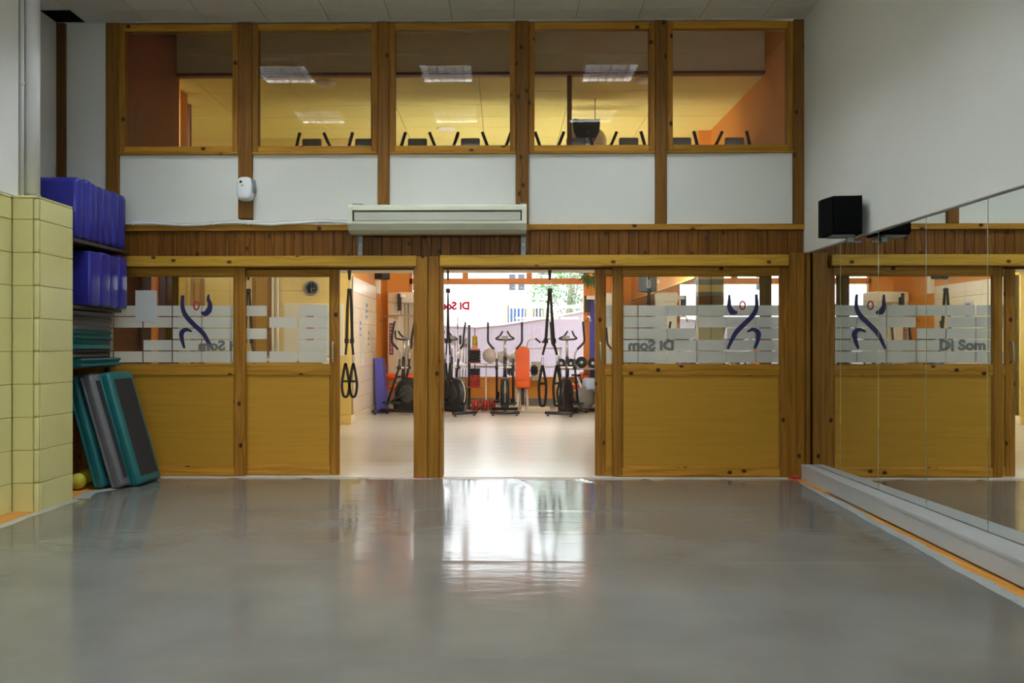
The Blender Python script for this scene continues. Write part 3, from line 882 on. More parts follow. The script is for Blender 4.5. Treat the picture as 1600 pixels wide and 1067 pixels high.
# studio ceiling light fittings with metal louvres
for j, y in enumerate((6.74, 4.98, 3.2, 1.4)):
    for i, x in enumerate((-2.5, -0.65, 1.2)):
        t = empty('ceiling_light', (x, y, ZC - 0.07), label='square louvred ceiling light fitting, %s of the %s row from the timber wall' % (['tiled side', 'middle', 'mirror side'][i], ['first', 'second', 'third', 'fourth'][j]), cat='light', group='studio ceiling lights')
        m = MB()
        m.box(-0.3, 0.3, -0.3, -0.285, 0, 0.068).box(-0.3, 0.3, 0.285, 0.3, 0, 0.068).box(-0.3, -0.285, -0.285, 0.285, 0, 0.068).box(0.285, 0.3, -0.285, 0.285, 0, 0.068)
        m.build('housing', M['plastic_white'], t)
        g = MB()
        for k in range(5):
            q = -0.19 + k * 0.095
            g.box(-0.285, 0.285, q - 0.004, q + 0.004, 0.002, 0.054).box(q - 0.004, q + 0.004, -0.285, 0.285, 0.002, 0.054)
        g.build('louvre', M['louvre'], t)
        bx('reflector', -0.285, 0.285, -0.285, 0.285, 0.06, 0.066, M['tube'], t, 0)

# vertical pipes on the left
pp = empty('drain_pipe', (ax(49.5, 6.58), 6.58, ZT), label='thick white vertical pipe standing on the tiled pier', cat='pipe')
MB().cyl((0, 0, 0), (0, 0, ZC - ZT + 0.02), 0.062, 24).build('pipe', M['pvc'], pp)
MB().lathe([(0.064, 0.0), (0.068, 0.002), (0.068, 0.022), (0.064, 0.024)], 24).build('collar', M['pvc'], pp)
MB().lathe([(0.064, 0.04), (0.067, 0.042), (0.067, 0.05), (0.064, 0.052)], 24).build('collar_ring', M['plastic_grey'], pp)
p2 = empty('thin_pipe', (ax(33.5, 6.48), 6.48, ZT), label='thin white vertical pipe beside the thick pipe', cat='pipe')
MB().cyl((0, 0, 0), (0, 0, ZC - ZT + 0.02), 0.02, 12).build('pipe', M['pvc'], p2)
MB().lathe([(0.02, 0.9), (0.027, 0.902), (0.027, 0.93), (0.02, 0.932)], 12).build('pipe_clip', M['pvc'], p2)

# ------------------------------------------------------------------ storage alcove
sh = empty('storage_shelf', (-3.98, 7.45, 0), label='dark shelving unit in the alcove holding blue blocks and steps', cat='shelf')
for z, x1 in ((2.19, 0.36), (1.63, 0.28), (1.092, 0.22)):
    bx('shelf_board', -0.40, x1, -0.55, 0.5, z - (0.03 if z > 1.2 else 0.018), z, M['shelfdark'], sh, 0.003)
for (x, y) in [(-0.37, -0.52), (-0.37, 0.47), (0.15, 0.47)]:
    bx('upright', x - 0.02, x + 0.02, y - 0.02, y + 0.02, 0, 2.16, M['shelfdark'], sh, 0.003)
TOPL = ['nearest of the upper row', 'second in the upper row', 'third in the upper row', 'fourth in the upper row', 'fifth in the upper row', 'sixth in the upper row', 'farthest of the upper row by the timber wall']
for k in range(7):
    y0 = 6.97 + k * 0.128
    o = bx('foam_block', -4.33, -3.615 + RNG.uniform(-0.012, 0.012), y0 + 0.003, y0 + 0.125, 2.192, 2.192 + 0.53 + RNG.uniform(-0.012, 0.01), M['blue'], None, 0.05, 4)
    o.rotation_euler = (0, RNG.uniform(-0.012, 0.012), 0)
    tag(o, 'blue vinyl foam block on the shelf, ' + TOPL[k], 'foam block', 'blue foam blocks on the upper shelf')
LOWL = ['nearest of the lower row', 'second in the lower row', 'third in the lower row', 'farthest of the lower row']
yy = 7.16
for k, th in enumerate((0.19, 0.19, 0.18, 0.17)):
    o = bx('foam_block', -4.33, -3.615 + RNG.uniform(-0.01, 0.01), yy + 0.003, yy + th - 0.002, 1.632, 1.632 + 0.49 + RNG.uniform(-0.01, 0.005), M['blue'], None, 0.028, 4)
    tag(o, 'blue vinyl foam block on the shelf beneath, ' + LOWL[k], 'foam block', 'blue foam blocks on the lower shelf')
    yy += th
# stacked step platforms
STK = [('teal', 0.075, 'bottom teal'), ('shelfdark', 0.075, 'dark grey above the bottom teal one'), ('teal', 0.095, 'middle teal'), ('teal', 0.075, 'upper teal'), ('stepgrey', 0.095, 'lighter grey'), ('stepgrey', 0.085, 'topmost grey')]
z = 1.0925
for i, (mt, th, nm) in enumerate(STK):
    x1 = -3.66 if i == 0 else -3.76 + RNG.uniform(-0.02, 0.02)
    r = empty('step_platform', (-4.05, 7.45, z), label='plastic exercise step lying flat in the shelf stack, %s' % nm, cat='exercise step', group='steps stacked on the shelf')
    a, b = -0.27, x1 + 4.05
    # end profile with a waist, like two nested trays
    pr = [(a, 0), (b - 0.01, 0), (b, 0.012), (b - 0.025, th * 0.5), (b, th - 0.014), (b - 0.012, th - 0.002), (a, th - 0.002)]
    MB().prism(pr, -0.34, 0.40, 'xz').build('tray', M[mt], r)
    bx('top_mat', a + 0.03, b - 0.04, -0.31, 0.37, th - 0.002, th + 0.0005, M['rubber'], r, 0)
    z += th + 0.001
# leaning step platforms
def leaning_step(px, yb, m, label, tilt, L=1.07, Wd=0.42):
    X = ax(px, yb)
    r = empty('step_platform', (X, yb, 0.004), label=label, cat='exercise step', group='steps leaning by the alcove')
    T = 0.10
    r.rotation_euler = (0, -math.radians(tilt), math.radians(-4))
    body = bx('tray', -T, 0.0, 0.0, Wd, 0.0, L, m, r, 0.032, 3)
    bx('top_mat', -0.004, 0.003, 0.055, Wd - 0.055, 0.075, L - 0.075, M['rubber'], r, 0.002)
    bx('side_lip', -T - 0.004, -T + 0.02, -0.006, Wd + 0.006, 0.02, L - 0.02, m, r, 0.008, 2)
    # lower back corner must clear the floor
    r.location.z = 0.022
    return r
leaning_step(219, 7.42, M['teal'], 'teal framed exercise step leaning foremost against the timber door', 16.5)
leaning_step(192, 7.30, M['stepgrey'], 'grey framed exercise step leaning between the two teal ones', 17.0, L=1.06)
leaning_step(165, 7.30, M['teal'], 'teal framed exercise step leaning innermost, half behind the tiled pier', 16.0, L=1.05)
def ball(name, loc, r, m, label, cat):
    o = MB().lathe([(max(1e-4, r * math.sin(PI * i / 14)), -r * math.cos(PI * i / 14)) for i in range(15)], 22).build(name, m, None, loc)
    MB().tube([(math.cos(a) * r * 0.999, math.sin(a) * r * 0.999, 0) for a in [2 * PI * i / 24 for i in range(25)]], 0.0012, 5).build('seam', m, o, rot=(0.7, 0.4, 0))
    return tag(o, label, cat)
ball('yellow_ball', (ax(121, 7.3), 7.3, 0.073), 0.072, M['ballyellow'], 'small yellow ball on the floor behind the tiled pier', 'ball')
ball('yellow_ball', (ax(134, 7.56), 7.56, 0.075), 0.072, M['ballyellow'], 'shaded yellow ball tucked deeper behind the first one', 'ball')

# ------------------------------------------------------------------ gallery seen through the upper windows
ZM, ZMC, YBH = 2.50, 4.69, 10.4
gf = bx('floor_gallery', -5.2, 3.4, 8.22, 12.0, 2.34, ZM, M['taupe'], None, 0)
tag(gf, 'gallery floor slab over the front of the gym', 'floor', kind='structure')
gc = bx('ceiling_gallery', -5.2, 3.6, YBH + 0.06, 18.2, ZMC + 0.03, ZMC + 0.10, M['grout'], None, 0)
tag(gc, 'warm yellow tiled ceiling over the gallery and gym', 'ceiling', kind='structure')
gcl = Vector(gc.location)
def gcb(name, *a, **k):
    o = bx(name, *a, **k); o.parent = gc; o.location = Vector(o.location) - gcl; return o
for j in range(7):
    for i in range(7):
        gcb('ceiling_tile', -5.2 + 1.22 * i + 0.003, -5.2 + 1.22 * (i + 1) - 0.003, YBH + 0.06 + 0.61 * j + 0.003, YBH + 0.06 + 0.61 * (j + 1) - 0.003, ZMC + RNG.uniform(0, 0.002), ZMC + 0.028, M['yellowceil'], None, 0.003)
gcb('ceiling_field', -5.2, 3.6, YBH + 0.06 + 0.61 * 7, 18.2, ZMC + 0.005, ZMC + 0.028, M['yellowceil'], None, 0)
gt = bx('ceiling_light_well', -4.3, 3.5, 8.2, YBH + 0.06, 5.3, 5.4, M['taupe'], None, 0)
tag(gt, 'raised ceiling strip behind the gallery glass', 'ceiling', kind='structure')
gb = empty('wall_bulkhead', (0, YBH, ZMC), label='taupe bulkhead boards above the gallery with dark edge', cat='wall', kind='structure')
zj = az(84, YBH) - ZMC
XBR = ax(1195, YBH)
bx('bulkhead_board', -4.14, XBR, 0, 0.05, 0.035, zj - 0.002, M['taupe'], gb, 0.003)
bx('bulkhead_board', -4.14, XBR, -0.006, 0.05, zj + 0.002, 0.64, M['taupe'], gb, 0.003)
bx('bulkhead_edge', -4.14, XBR, -0.03, 0.07, -0.005, 0.035, M['umber'], gb, 0.003)
for px in (583, 890):
    bx('bulkhead_post', ax(px - 3.5, YBH), ax(px + 3.5, YBH), 0.0, 0.06, ZM - ZMC, 0.0, M['umber'], gb, 0.003)
g1 = bx('wall_gallery_left', -4.3, -4.14, 8.22, YBH + 0.08, ZM, 5.3, M['rust'], None, 0)
tag(g1, 'rust brown side panel inside the gallery', 'wall', kind='structure')
g2 = bx('wall_gallery_far_left', -5.3, -5.2, 8.22, 18.1, 0, ZMC + 0.1, M['yellowwall'], None, 0)
tag(g2, 'yellow far side wall of the gallery', 'wall', kind='structure')
g2b = bx('wall_gallery_pier', -4.35, ax(282, YBH + 0.5), YBH + 0.5, YBH + 0.75, ZM, ZMC, M['orange'], None, 0.004)
tag(g2b, 'orange pier at the end of the gallery bulkhead', 'wall', kind='structure')
g3 = bx('wall_gallery_right', ax(1195, YBH), 3.6, 8.22, 18.1, ZM, 5.3, M['orange'], None, 0)
tag(g3, 'orange side wall inside the gallery', 'wall', kind='structure')
g3b = bx('wall_gallery_right_pier', 3.08, 3.45, 13.1, 13.35, ZM, ZMC, M['orange'], None, 0.004)
tag(g3b, 'orange pier at the far end of the gallery side wall', 'wall', kind='structure')
g4 = bx('wall_studio_top', XL, 3.45, 8.2, 8.3, ZC - 0.02, 5.3, M['taupe'], None, 0)
tag(g4, 'boarding above the gallery windows', 'wall', kind='structure')
po = empty('gallery_post', (ax(295, 11.6), 11.6, ZM), label='brown post at the end of the gallery', cat='post')
bx('shaft', -0.03, 0.03, -0.03, 0.03, 0, ZMC - ZM, M['umber'], po, 0.004)
bx('foot_plate', -0.06, 0.06, -0.06, 0.06, 0, 0.012, M['blackmetal'], po, 0.003)
for k, (px, py, nm) in enumerate([(507, 128, 'above the gallery, beside the second window post'), (697, 201, 'far back behind the middle window'), (1011, 126, 'near the fourth window post')]):
    d = (ZMC - EYE) * F / (CY - py)
    v = empty('ceiling_speaker', (ax(px, d), d, ZMC), label='round ceiling vent disc ' + nm, cat='vent', group='gallery ceiling discs')
    MB().lathe([(0.15, 0.0), (0.148, -0.012), (0.12, -0.018)], 28).build('rim', M['taupe'], v)
    MB().lathe([(0.12, -0.016), (0.10, -0.022), (0.01, -0.024)], 28).build('grille', M['taupe'], v)

# treadmills on the gallery
def treadmill():
    r = empty('treadmill', (0, 0, ZM), cat='treadmill', group='treadmills in a row on the gallery')
    bx('deck', -0.24, 0.24, -0.2, 1.15, 0.05, 0.16, M['blackmetal'], r, 0.02, 2)
    bx('belt', -0.2, 0.2, 0.0, 1.12, 0.16, 0.165, M['rubber'], r, 0)
    for s in (-1, 1):
        MB().tube([(s * 0.22, -0.05, 0.1), (s * 0.22, -0.12, 1.15), (s * 0.22, -0.1, 1.36)], 0.028, 8).build('upright', M['greyhouse'], r)
        hp = smooth_path([(s * 0.265, 0.25, 1.26), (s * 0.245, 0.02, 1.34), (s * 0.205, -0.08, 1.43), (s * 0.155, -0.14, 1.555)], 5)
        MB().tube(hp, 0.021, 8).build('handlebar', M['black'], r)
    c = bx('console', -0.125, 0.125, -0.16, -0.10, 1.33, 1.475, M['greyhouse'], r, 0.02, 2)
    bx('screen', -0.05, 0.05, 0.029, 0.032, -0.03, 0.04, M['winglass'], c, 0.0)
    return r
tm = treadmill()
TLAB = ['first from the alcove side', 'second from the alcove side', 'third from the alcove side', 'fourth from the alcove side', 'fifth, behind the third window post', 'sixth, under the hanging television', 'third from the mirror wall', 'second from the mirror wall', 'nearest the mirror wall']
for i in range(9):
    t = tm if i == 0 else copy_tree(tm)
    t.location.x = ax(491 + i * 81.5, 10.85)
    t.location.y = 10.85
    t['label'] = 'dark treadmill on the gallery, ' + TLAB[i]

tv = empty('hanging_television', (ax(914, 11.4), 11.4, az(220, 11.4)), label='black television hung on a cable from the gallery ceiling', cat='television')
zt = az(192, 11.4) - tv.location.z
MB().prism([(-0.13, 0.0), (0.13, 0.0), (0.18, zt * 0.35), (0.19, zt), (-0.19, zt), (-0.17, zt * 0.35)], -0.16, 0.16, 'xz').build('casing', M['black'], tv)
bx('screen', -0.15, 0.15, 0.16, 0.165, 0.06, zt - 0.03, M['winglass'], tv, 0)
zceil = ZMC - tv.location.z
MB().cyl((0.14, 0, zt), (0.14, 0, zceil), 0.006, 6).build('cable', M['blackmetal'], tv)
MB().tube(smooth_path([(-0.1, 0, zt), (-0.15, 0, zt + 0.05), (-0.05, 0, zt + 0.03)], 4), 0.006, 6).build('loose_wire', M['blackmetal'], tv)
fanb = empty('pedestal_fan', (ax(924, 11.9), 11.9, ZM), label='pale round fan standing below the hanging television', cat='fan')
MB().lathe([(0.13, 0.0), (0.2, 0.03), (0.22, 0.06), (0.2, 0.09), (0.13, 0.12)], 24, 'y', (0, -0.06, az(222, 11.9) - ZM)).build('fan_head', M['cream'], fanb)
MB().cyl((0, 0, 0.03), (0, 0, az(222, 11.9) - ZM - 0.2), 0.02, 10).build('pole', M['cream'], fanb)
MB().lathe([(0.2, 0.0), (0.19, 0.02), (0.03, 0.035)], 20).build('base', M['cream'], fanb)

# ------------------------------------------------------------------ gym shell
YW = 17.9
gyf = bx('floor_gym', -9.0, 3.0, 8.20, YW + 0.3, -0.12, 0.0, M['gymfloor'], None, 0)
tag(gyf, 'pale glossy laminate floor of the gym', 'floor', kind='structure')
st = bx('trim_1', -9.0, 2.75, 15.93, 15.97, -0.001, 0.004, M['umber'], gyf, 0)
st.location = Vector(st.location) - gyf.location
wgr = bx('wall_gym_right', 2.76, 3.2, 12.2, YW, 2.26, 3.2, M['orange'], None, 0)
tag(wgr, 'orange gym wall above the gym mirror', 'wall', kind='structure')
wgr3 = bx('wall_gym_right_front', 2.76, 3.0, 8.22, 12.05, 2.26, 2.34, M['orange'], None, 0)
tag(wgr3, 'orange strip of gym wall under the gallery', 'wall', kind='structure')
wgr2 = bx('wall_gym_right_lower', 2.79, 3.0, 8.22, YW, 0, 2.26, M['orange'], None, 0)
tag(wgr2, 'lower gym wall behind the gym mirror', 'wall', kind='structure')
gm = empty('gym_mirror', (2.775, 14, 0.4), label='long mirror panels on the gym side wall', cat='mirror')
for k in range(6):
    bx('mirror_panel', -0.006, 0.006, -5.75 + k * 1.6 + 0.003, -5.75 + (k + 1) * 1.6 - 0.003, 0, 1.86, M['mirror'], gm, 0.002)
bx('trim_2', 2.745, 2.79, 8.25, YW, 2.255, 2.275, M['yellowwall'], None, 0.003)
tag(bpy.data.objects['trim_2'], 'yellow trim over the gym mirror', 'trim', kind='structure')
# tiled wall facing the studio and side wall
YT = 13.5
wgt = bx('wall_gym_tiled', -9.0, -2.5, YT + 0.03, YT + 0.2, 0, ZMC, M['yellowwall'], None, 0)
tag(wgt, 'yellow tiled gym wall with clock facing the studio', 'wall', kind='structure')
def wch(par, name, *a, **k):
    o = bx(name, *a, **k); o.parent = par; o.location = Vector(o.location) - Vector(par.location); return o
trow = [2.44 - 0.255 * i for i in range(10)]
for i, a in enumerate(trow[:-1]):
    b = trow[i + 1]
    for k in range(11):
        x1 = -2.5 - 0.5 * k - (0.25 if i % 2 else 0) + (0.25 if (i % 2) else 0)
        wch(wgt, 'tile', x1 - 0.5 + G, x1 - G, YT, YT + 0.03, b + G, a - G, M['gymtile'], None, 0.003)
wch(wgt, 'skirting', -9, -2.5, YT - 0.012, YT + 0.03, 0, 0.14, M['gymtile'], None, 0.004)
wgl = bx('wall_gym_left', -2.72, -2.53, YT + 0.2, YW, 0, ZMC, M['orange'], None, 0)
tag(wgl, 'orange gym side wall with pale tiled dado', 'wall', kind='structure')
for i, a in enumerate(trow[:-1]):
    b = trow[i + 1]
    for k in range(5):
        wch(wgl, 'tile', -2.53, -2.5, YT + 0.03 + 0.53 * k + G, YT + 0.03 + 0.53 * (k + 1) - G, b + G, a - G, M['paletile'], None, 0.003)
wch(wgl, 'skirting', -2.53, -2.488, YT, YT + 2.68, 0, 0.14, M['paletile'], None, 0.004)
wch(wgl, 'corner_highlight', -2.53, -2.44, YT + 2.72, YT + 2.84, 2.3, ZMC, M['cream'], None, 0.01)  # cream strip painted in for the bright highlight on the corner
# window wall
ww = empty('wall_gym_window', (0, YW, 0), label='orange end wall around the gym shop window', cat='wall', kind='structure')
wx0, wx1 = ax(640, YW), ax(912, YW)
zw0, zw1 = az(590, YW), 3.6
for (x0, x1, z0, z1) in [(-2.6, wx0, 0, ZMC), (wx1, 3.7, 0, ZMC), (wx0, wx1, 0, zw0), (wx0, wx1, zw1, ZMC)]:
    bx('wall_section', x0, x1, 0, 0.2, z0, z1, M['orange'], ww, 0)
bx('skirting', -2.5, 2.75, -0.02, 0.0, 0, az(622, YW), M['greyhouse'], ww, 0.003)
wn = empty('window_6', ((wx0 + wx1) / 2, YW, zw0), label='orange framed gym shop window onto the street', cat='window', kind='structure')
h = (wx1 - wx0) / 2
c6 = (wx0 + wx1) / 2
zt0, zt1 = az(444, YW) - zw0, az(435, YW) - zw0
HW = zw1 - zw0
fm = [(-h, -h + 0.06, 0, HW), (h, h + 0.16, 0, HW), (-h, h, zt0, zt1), (-h, h, HW - 0.07, HW), (-h, h, -0.03, 0.02)]
for px in (727, 827):
    xx = ax(px, YW) - c6
    fm.append((xx - 0.06, xx + 0.06, zt1, HW))
for (a, b, c_, d_) in fm:
    bx('window_frame', a, b, -0.03, 0.1, c_, d_, M['gymframe'], wn, 0.006)
bx('pane', -h + 0.06, h, 0.05, 0.056, 0.02, zt0, M['glass'], wn, 0)
bx('pane', -h + 0.06, h, 0.05, 0.056, zt1, HW - 0.07, M['glass'], wn, 0)
bx('glazing_bar', -h + 0.06, h, 0.03, 0.07, az(574.5, YW) - zw0, az(571.5, YW) - zw0, M['plastic_white'], wn, 0.002)
me, w = text_mesh('Di Som', 12 / 72, True, 0.013)
t = link('lettering', me, M['pinktext'], wn, (ax(684, YW) - c6, 0.04, az(483, YW) - zw0))
t.scale.x = 50 / 72 / w
t['label'] = 'pink lettering Di Som reversed on the glass'

gpl = empty('gym_pillar', (2.683, 11.14, 0), label='square gym pillar with dark and yellow bands beyond the dancer decal door', cat='pillar', kind='structure')
for (z0, z1, mt) in [(0, 1.83, 'taupe'), (1.83, 1.945, 'umber'), (1.945, 2.0, 'greyhouse'), (2.0, 2.10, 'gymtile'), (2.10, 2.17, 'greyhouse'), (2.17, 2.34, 'gymtile')]:
    bx('pillar_band', -0.083, 0.083, -0.08, 0.08, z0 + 0.001, z1 - 0.001, M[mt], gpl, 0.003)
# side area behind the left doors
wgd = bx('wall_gym_brown', -9.0, ax(258, 11.6), 11.6, 11.75, 0, 2.34, M['darkbrown'], None, 0)
tag(wgd, 'dark brown partition beyond the paper notice', 'wall', kind='structure')
wch(wgd, 'side_panel', -5.19, -5.12, 8.3, 11.6, 0, 2.34, M['darkbrown'], None, 0)
wch(wgd, 'pillar', ax(236, 11.5), ax(243.5, 11.5), 11.5, 11.6, 0, 2.34, M['gymframe'], None, 0.005)
def wall_door(px0, px1, top, label, n):
    x0, x1 = ax(px0, YT - 0.03), ax(px1, YT - 0.03)
    zt_ = az(top, YT - 0.03)
    d = empty('door_%d' % n, ((x0 + x1) / 2, YT - 0.002, 0), label=label, cat='door', kind='structure')
    h = (x1 - x0) / 2
    bx('door_frame', -h - 0.06, -h, -0.05, 0, 0, zt_ + 0.06, M['pine_z'], d)
    bx('door_frame', h, h + 0.06, -0.05, 0, 0, zt_ + 0.06, M['pine_z'], d)
    bx('door_frame', -h, h, -0.05, 0, zt_, zt_ + 0.06, M['pine_x'], d)
    bx('door_leaf', -h, h, -0.035, 0, 0.01, zt_, M['door_panel'], d)
    MB().cyl((h - 0.06, -0.08, 1.02), (h - 0.06, -0.03, 1.02), 0.02, 10).build('door_knob', M['steel'], d)
wall_door(304, 313, 440, 'narrow pale wooden door in the yellow gym wall', 5)
wall_door(400, 419, 439, 'light wooden door left of the twin white pipes', 6)
for px, nm in ((426, 'nearer the wooden door'), (434, 'nearer the clock')):
    p = empty('heating_pipe', (ax(px, YT - 0.06), YT - 0.06, 0), label='slim white vertical heating pipe ' + nm, cat='pipe', group='twin heating pipes')
    MB().cyl((0, 0, 0), (0, 0, 2.9), 0.02, 10).build('pipe', M['pvc'], p)
    MB().lathe([(0.02, 1.2), (0.027, 1.202), (0.027, 1.22), (0.02, 1.222)], 10).build('pipe_clip', M['pvc'], p)
# clock
cx_, cz_ = at(486.5, 450, YT - 0.03)
ck = empty('wall_clock', (cx_, YT - 0.001, cz_), label='round wall clock with black face and grey rim', cat='clock')
MB().lathe([(0.128, 0.0), (0.13, -0.02), (0.122, -0.035), (0.105, -0.04), (0.10, -0.03)], 32, 'y').build('rim', M['clockrim'], ck)
MB().lathe([(0.102, -0.02), (0.101, -0.03)], 32, 'y').build('face', M['clockface'], ck)
MB().ribbon([(0, -0.033, 0), (0.065, -0.033, -0.012)], 0.008, 0.003).build('hour_hand', M['plastic_white'], ck)
MB().ribbon([(0, -0.034, 0), (0.018, -0.034, -0.085)], 0.006, 0.003).build('minute_hand', M['plastic_white'], ck)
for k in range(12):
    a = k * PI / 6
    MB().box(-0.003, 0.003, -0.033, -0.03, 0.082, 0.094).build('hour_mark', M['plastic_white'], ck, rot=(0, a, 0))
# notice board and posters, desk
nbx0, nz0 = at(443, 556, YT - 0.03); nbx1, nz1 = at(537, 474, YT - 0.03)
nbd = empty('notice_board', ((nbx0 + nbx1) / 2, YT - 0.002, nz0), label='pale notice board under the wall clock', cat='notice board')
hh = (nbx1 - nbx0) / 2
bx('board', -hh, hh, -0.02, 0, 0, nz1 - nz0, M['taupe'], nbd, 0.004)
bx('maroon_sheet', -0.12, 0.0, -0.024, -0.02, 0.25, 0.75, M['maroon'], nbd, 0)
bx('sheet', 0.1, 0.36, -0.024, -0.02, 0.1, 0.7, M['poster'], nbd, 0)
dk = empty('reception_desk', (ax(470, 12.4), 12.4, 0), label='pale desk behind the half open sliding door', cat='desk')
bx('desk_top', -1.0, 0.45, -0.35, 0.35, 1.06, 1.10, M['cream'], dk, 0.005)
bx('side_panel', -0.98, -0.94, -0.33, 0.33, 0, 1.06, M['cream'], dk, 0.003)
bx('side_panel', 0.39, 0.43, -0.33, 0.33, 0, 1.06, M['cream'], dk, 0.003)
bx('front_panel', -0.94, 0.39, -0.31, -0.28, 0.1, 1.06, M['door_panel'], dk, 0.003)
pb = empty('paper_stack', (ax(458, 12.3), 12.3, 1.101), label='stack of white papers with violet printing on the desk', cat='paper')
bx('sheets', -0.14, 0.14, -0.1, 0.1, 0, 0.045, M['plastic_white'], pb, 0.002)
bx('cover_print', -0.06, 0.08, -0.102, -0.1, 0.012, 0.03, M['violet'], pb, 0)
bf = empty('blue_folder', (ax(408, 12.3), 12.3, 1.101), label='violet blue folder lying on the desk', cat='folder')
MB().prism([(-0.12, 0), (0.12, 0), (0.12, 0.03), (-0.02, 0.05)], -0.1, 0.1, 'xz').build('cover', M['violet'], bf)
bx('pages', -0.1, 0.115, -0.09, 0.09, 0.002, 0.02, M['plastic_white'], bf, 0)
PST = [('wall_poster', 14.35, 1.58, 0.30, 0.36, 'poster', 'small printed poster on the pale tiled wall behind the hanging straps'),
       ('wall_poster', 15.0, 1.92, 0.34, 0.34, 'poster', 'upper poster on the pale tiled wall near the orange corner'),
       ('wall_poster', 15.2, 1.42, 0.34, 0.34, 'poster', 'lower poster on the pale tiled wall near the orange corner'),
       ('wall_poster', 14.55, 1.13, 0.30, 0.36, 'poster', 'blank lowest poster on the pale tiled wall')]
for k, (nm, y, z_, w_, h_, mt, lb) in enumerate(PST):
    r = empty(nm, (-2.499, y, z_), label=lb, cat='poster')
    bx('sheet', 0.0, 0.006, -w_ / 2, w_ / 2, -h_ / 2, h_ / 2, M['poster'], r, 0)
    if k != 3:
        for q in range(3):
            bx('print_block', 0.006, 0.008, -0.08, 0.08, -0.13 + q * 0.1, -0.09 + q * 0.1 + 0.01 * q, M['plastic_grey'] if k != 1 else M['violet'], r, 0)
def speaker2(loc, rz, label):
    s = empty('wall_speaker', loc, rz, label, 'speaker')
    bx('cabinet', -0.11, 0.11, -0.1, 0.1, -0.17, 0.17, M['black'], s, 0.012, 2)
    bx('grille', -0.1, 0.1, -0.108, -0.1, -0.16, 0.16, M['rubber'], s, 0.003)
    bx('bracket', -0.03, 0.03, 0.1, 0.22, -0.03, 0.03, M['galv'], s, 0.004)
speaker2((-2.30, 15.6, az(424, 15.6) + 0.02), math.radians(60), 'black loudspeaker on the orange wall above the pale tiles')
speaker2((ax(1012, 13.2), 13.2, az(440, 13.2)), math.radians(-60), 'black loudspeaker seen through the dancer decal door')

# added unseen fill lamps: battens behind the door head, gallery edge and bulkhead
def batten(loc, ln, m, label, grp):
    l = empty('added_batten_lamp', loc, label=label, cat='lamp', group=grp)
    bx('lamp_housing', -ln / 2 - 0.02, ln / 2 + 0.02, 0.0, 0.03, -0.05, 0.05, M['plastic_white'], l, 0.004)
    bx('diffuser', -ln / 2, ln / 2, 0.03, 0.06, -0.04, 0.04, m, l, 0.008)
for k, x in enumerate((-3.6, -2.1, -0.6, 0.9, 2.0)):
    batten((x, 8.225, 2.22), 1.0, M['added_warm_lamp'], 'added warm batten lamp on the gym side over the doors, %s from the alcove' % ['first', 'second', 'third', 'fourth', 'fifth'][k], 'added battens over the doors')
for k, x in enumerate((-0.9, 0.8, 2.2)):
    batten((x, 12.0, 2.42), 1.2, M['added_gym_lamp'], 'added batten lamp on the gallery edge facing the shop window, %s from the centre post' % ['first', 'second', 'third'][k], 'added battens on the gallery edge')
for k, x in enumerate((-3.3, -1.6, 0.2, 2.2)):
    batten((x, 10.46, 4.80), 1.2, M['added_gallery_lamp'], 'added batten lamp behind the gallery bulkhead, %s from the alcove' % ['first', 'second', 'third', 'fourth'][k], 'added battens behind the bulkhead')

# ------------------------------------------------------------------ gym equipment
# suspension straps
def strap_trainer(px, label, spread=0.04, tw=0.0, y=10.0, drop=0.0):
    r = empty('suspension_trainer', (ax(px, y), y, 2.34), tw, label, 'suspension trainer', 'suspension trainers under the gallery edge')
    m = M['rubber']
    bx('ceiling_hook', -0.03, 0.03, -0.03, 0.03, -0.03, 0.0, M['blackmetal'], r, 0.004)
    MB().ribbon([(0, 0, -0.02), (0, 0, -0.12), (0, 0, -0.26)], [0.035, 0.05, 0.025], 0.012).build('anchor_strap', m, r)
    def oval(x, zc, w, h_, name, rad=0.004):
        MB().tube([(x + math.cos(a) * w, 0, zc + math.sin(a) * h_) for a in [2 * PI * i / 14 for i in range(15)]], rad, 6, cap=False).build(name, M['steel'], r)
    oval(0, -0.315, 0.016, 0.05, 'carabiner')
    bx('strap_head', -0.025, 0.03, -0.02, 0.02, -0.42, -0.365, M['black'], r, 0.008, 2)
    for s in (-1, 1):
        x1 = s * (0.028 + spread * 0.4)
        MB().ribbon([(s * 0.012, s * 0.006, -0.40), (s * 0.024, s * 0.006, -0.62), (x1, s * 0.006, -0.98)], [0.026, 0.036, 0.036], 0.006).build('main_strap', m, r)
        bx('buckle', x1 - 0.025, x1 + 0.025, -0.02, 0.02, -1.03, -0.97, M['blackmetal'], r, 0.006)
        x2 = s * (0.035 + spread)
        MB().ribbon([(x1, 0, -1.03), (x2, 0, -1.17)], 0.028, 0.006).build('lower_strap', m, r)
        oval(x2, -1.215 - drop * 0.3, 0.015, 0.05, 'handle_clip')
        zt_ = -1.27 - drop * 0.3
        lp = smooth_path([(x2, 0, zt_), (x2 - 0.022, 0, zt_ - 0.10), (x2 - 0.045 , 0, zt_ - 0.26), (x2 - 0.03, 0, zt_ - 0.38 - drop), (x2, 0, zt_ - 0.41 - drop),
                          (x2 + 0.03, 0, zt_ - 0.38 - drop), (x2 + 0.045, 0, zt_ - 0.26), (x2 + 0.022, 0, zt_ - 0.10), (x2, 0, zt_)], 4)
        MB().ribbon(lp, 0.03, 0.012, (0, 1, 0.0)).build('foot_loop', m, r)
        MB().cyl((x2 - 0.045, 0, zt_ - 0.22), (x2 + 0.045, 0, zt_ - 0.22), 0.014, 10).build('grip', M['black'], r)
    return r
strap_trainer(388, 'black suspension strap seen through the half open sliding door glass', 0.03, 0.3)
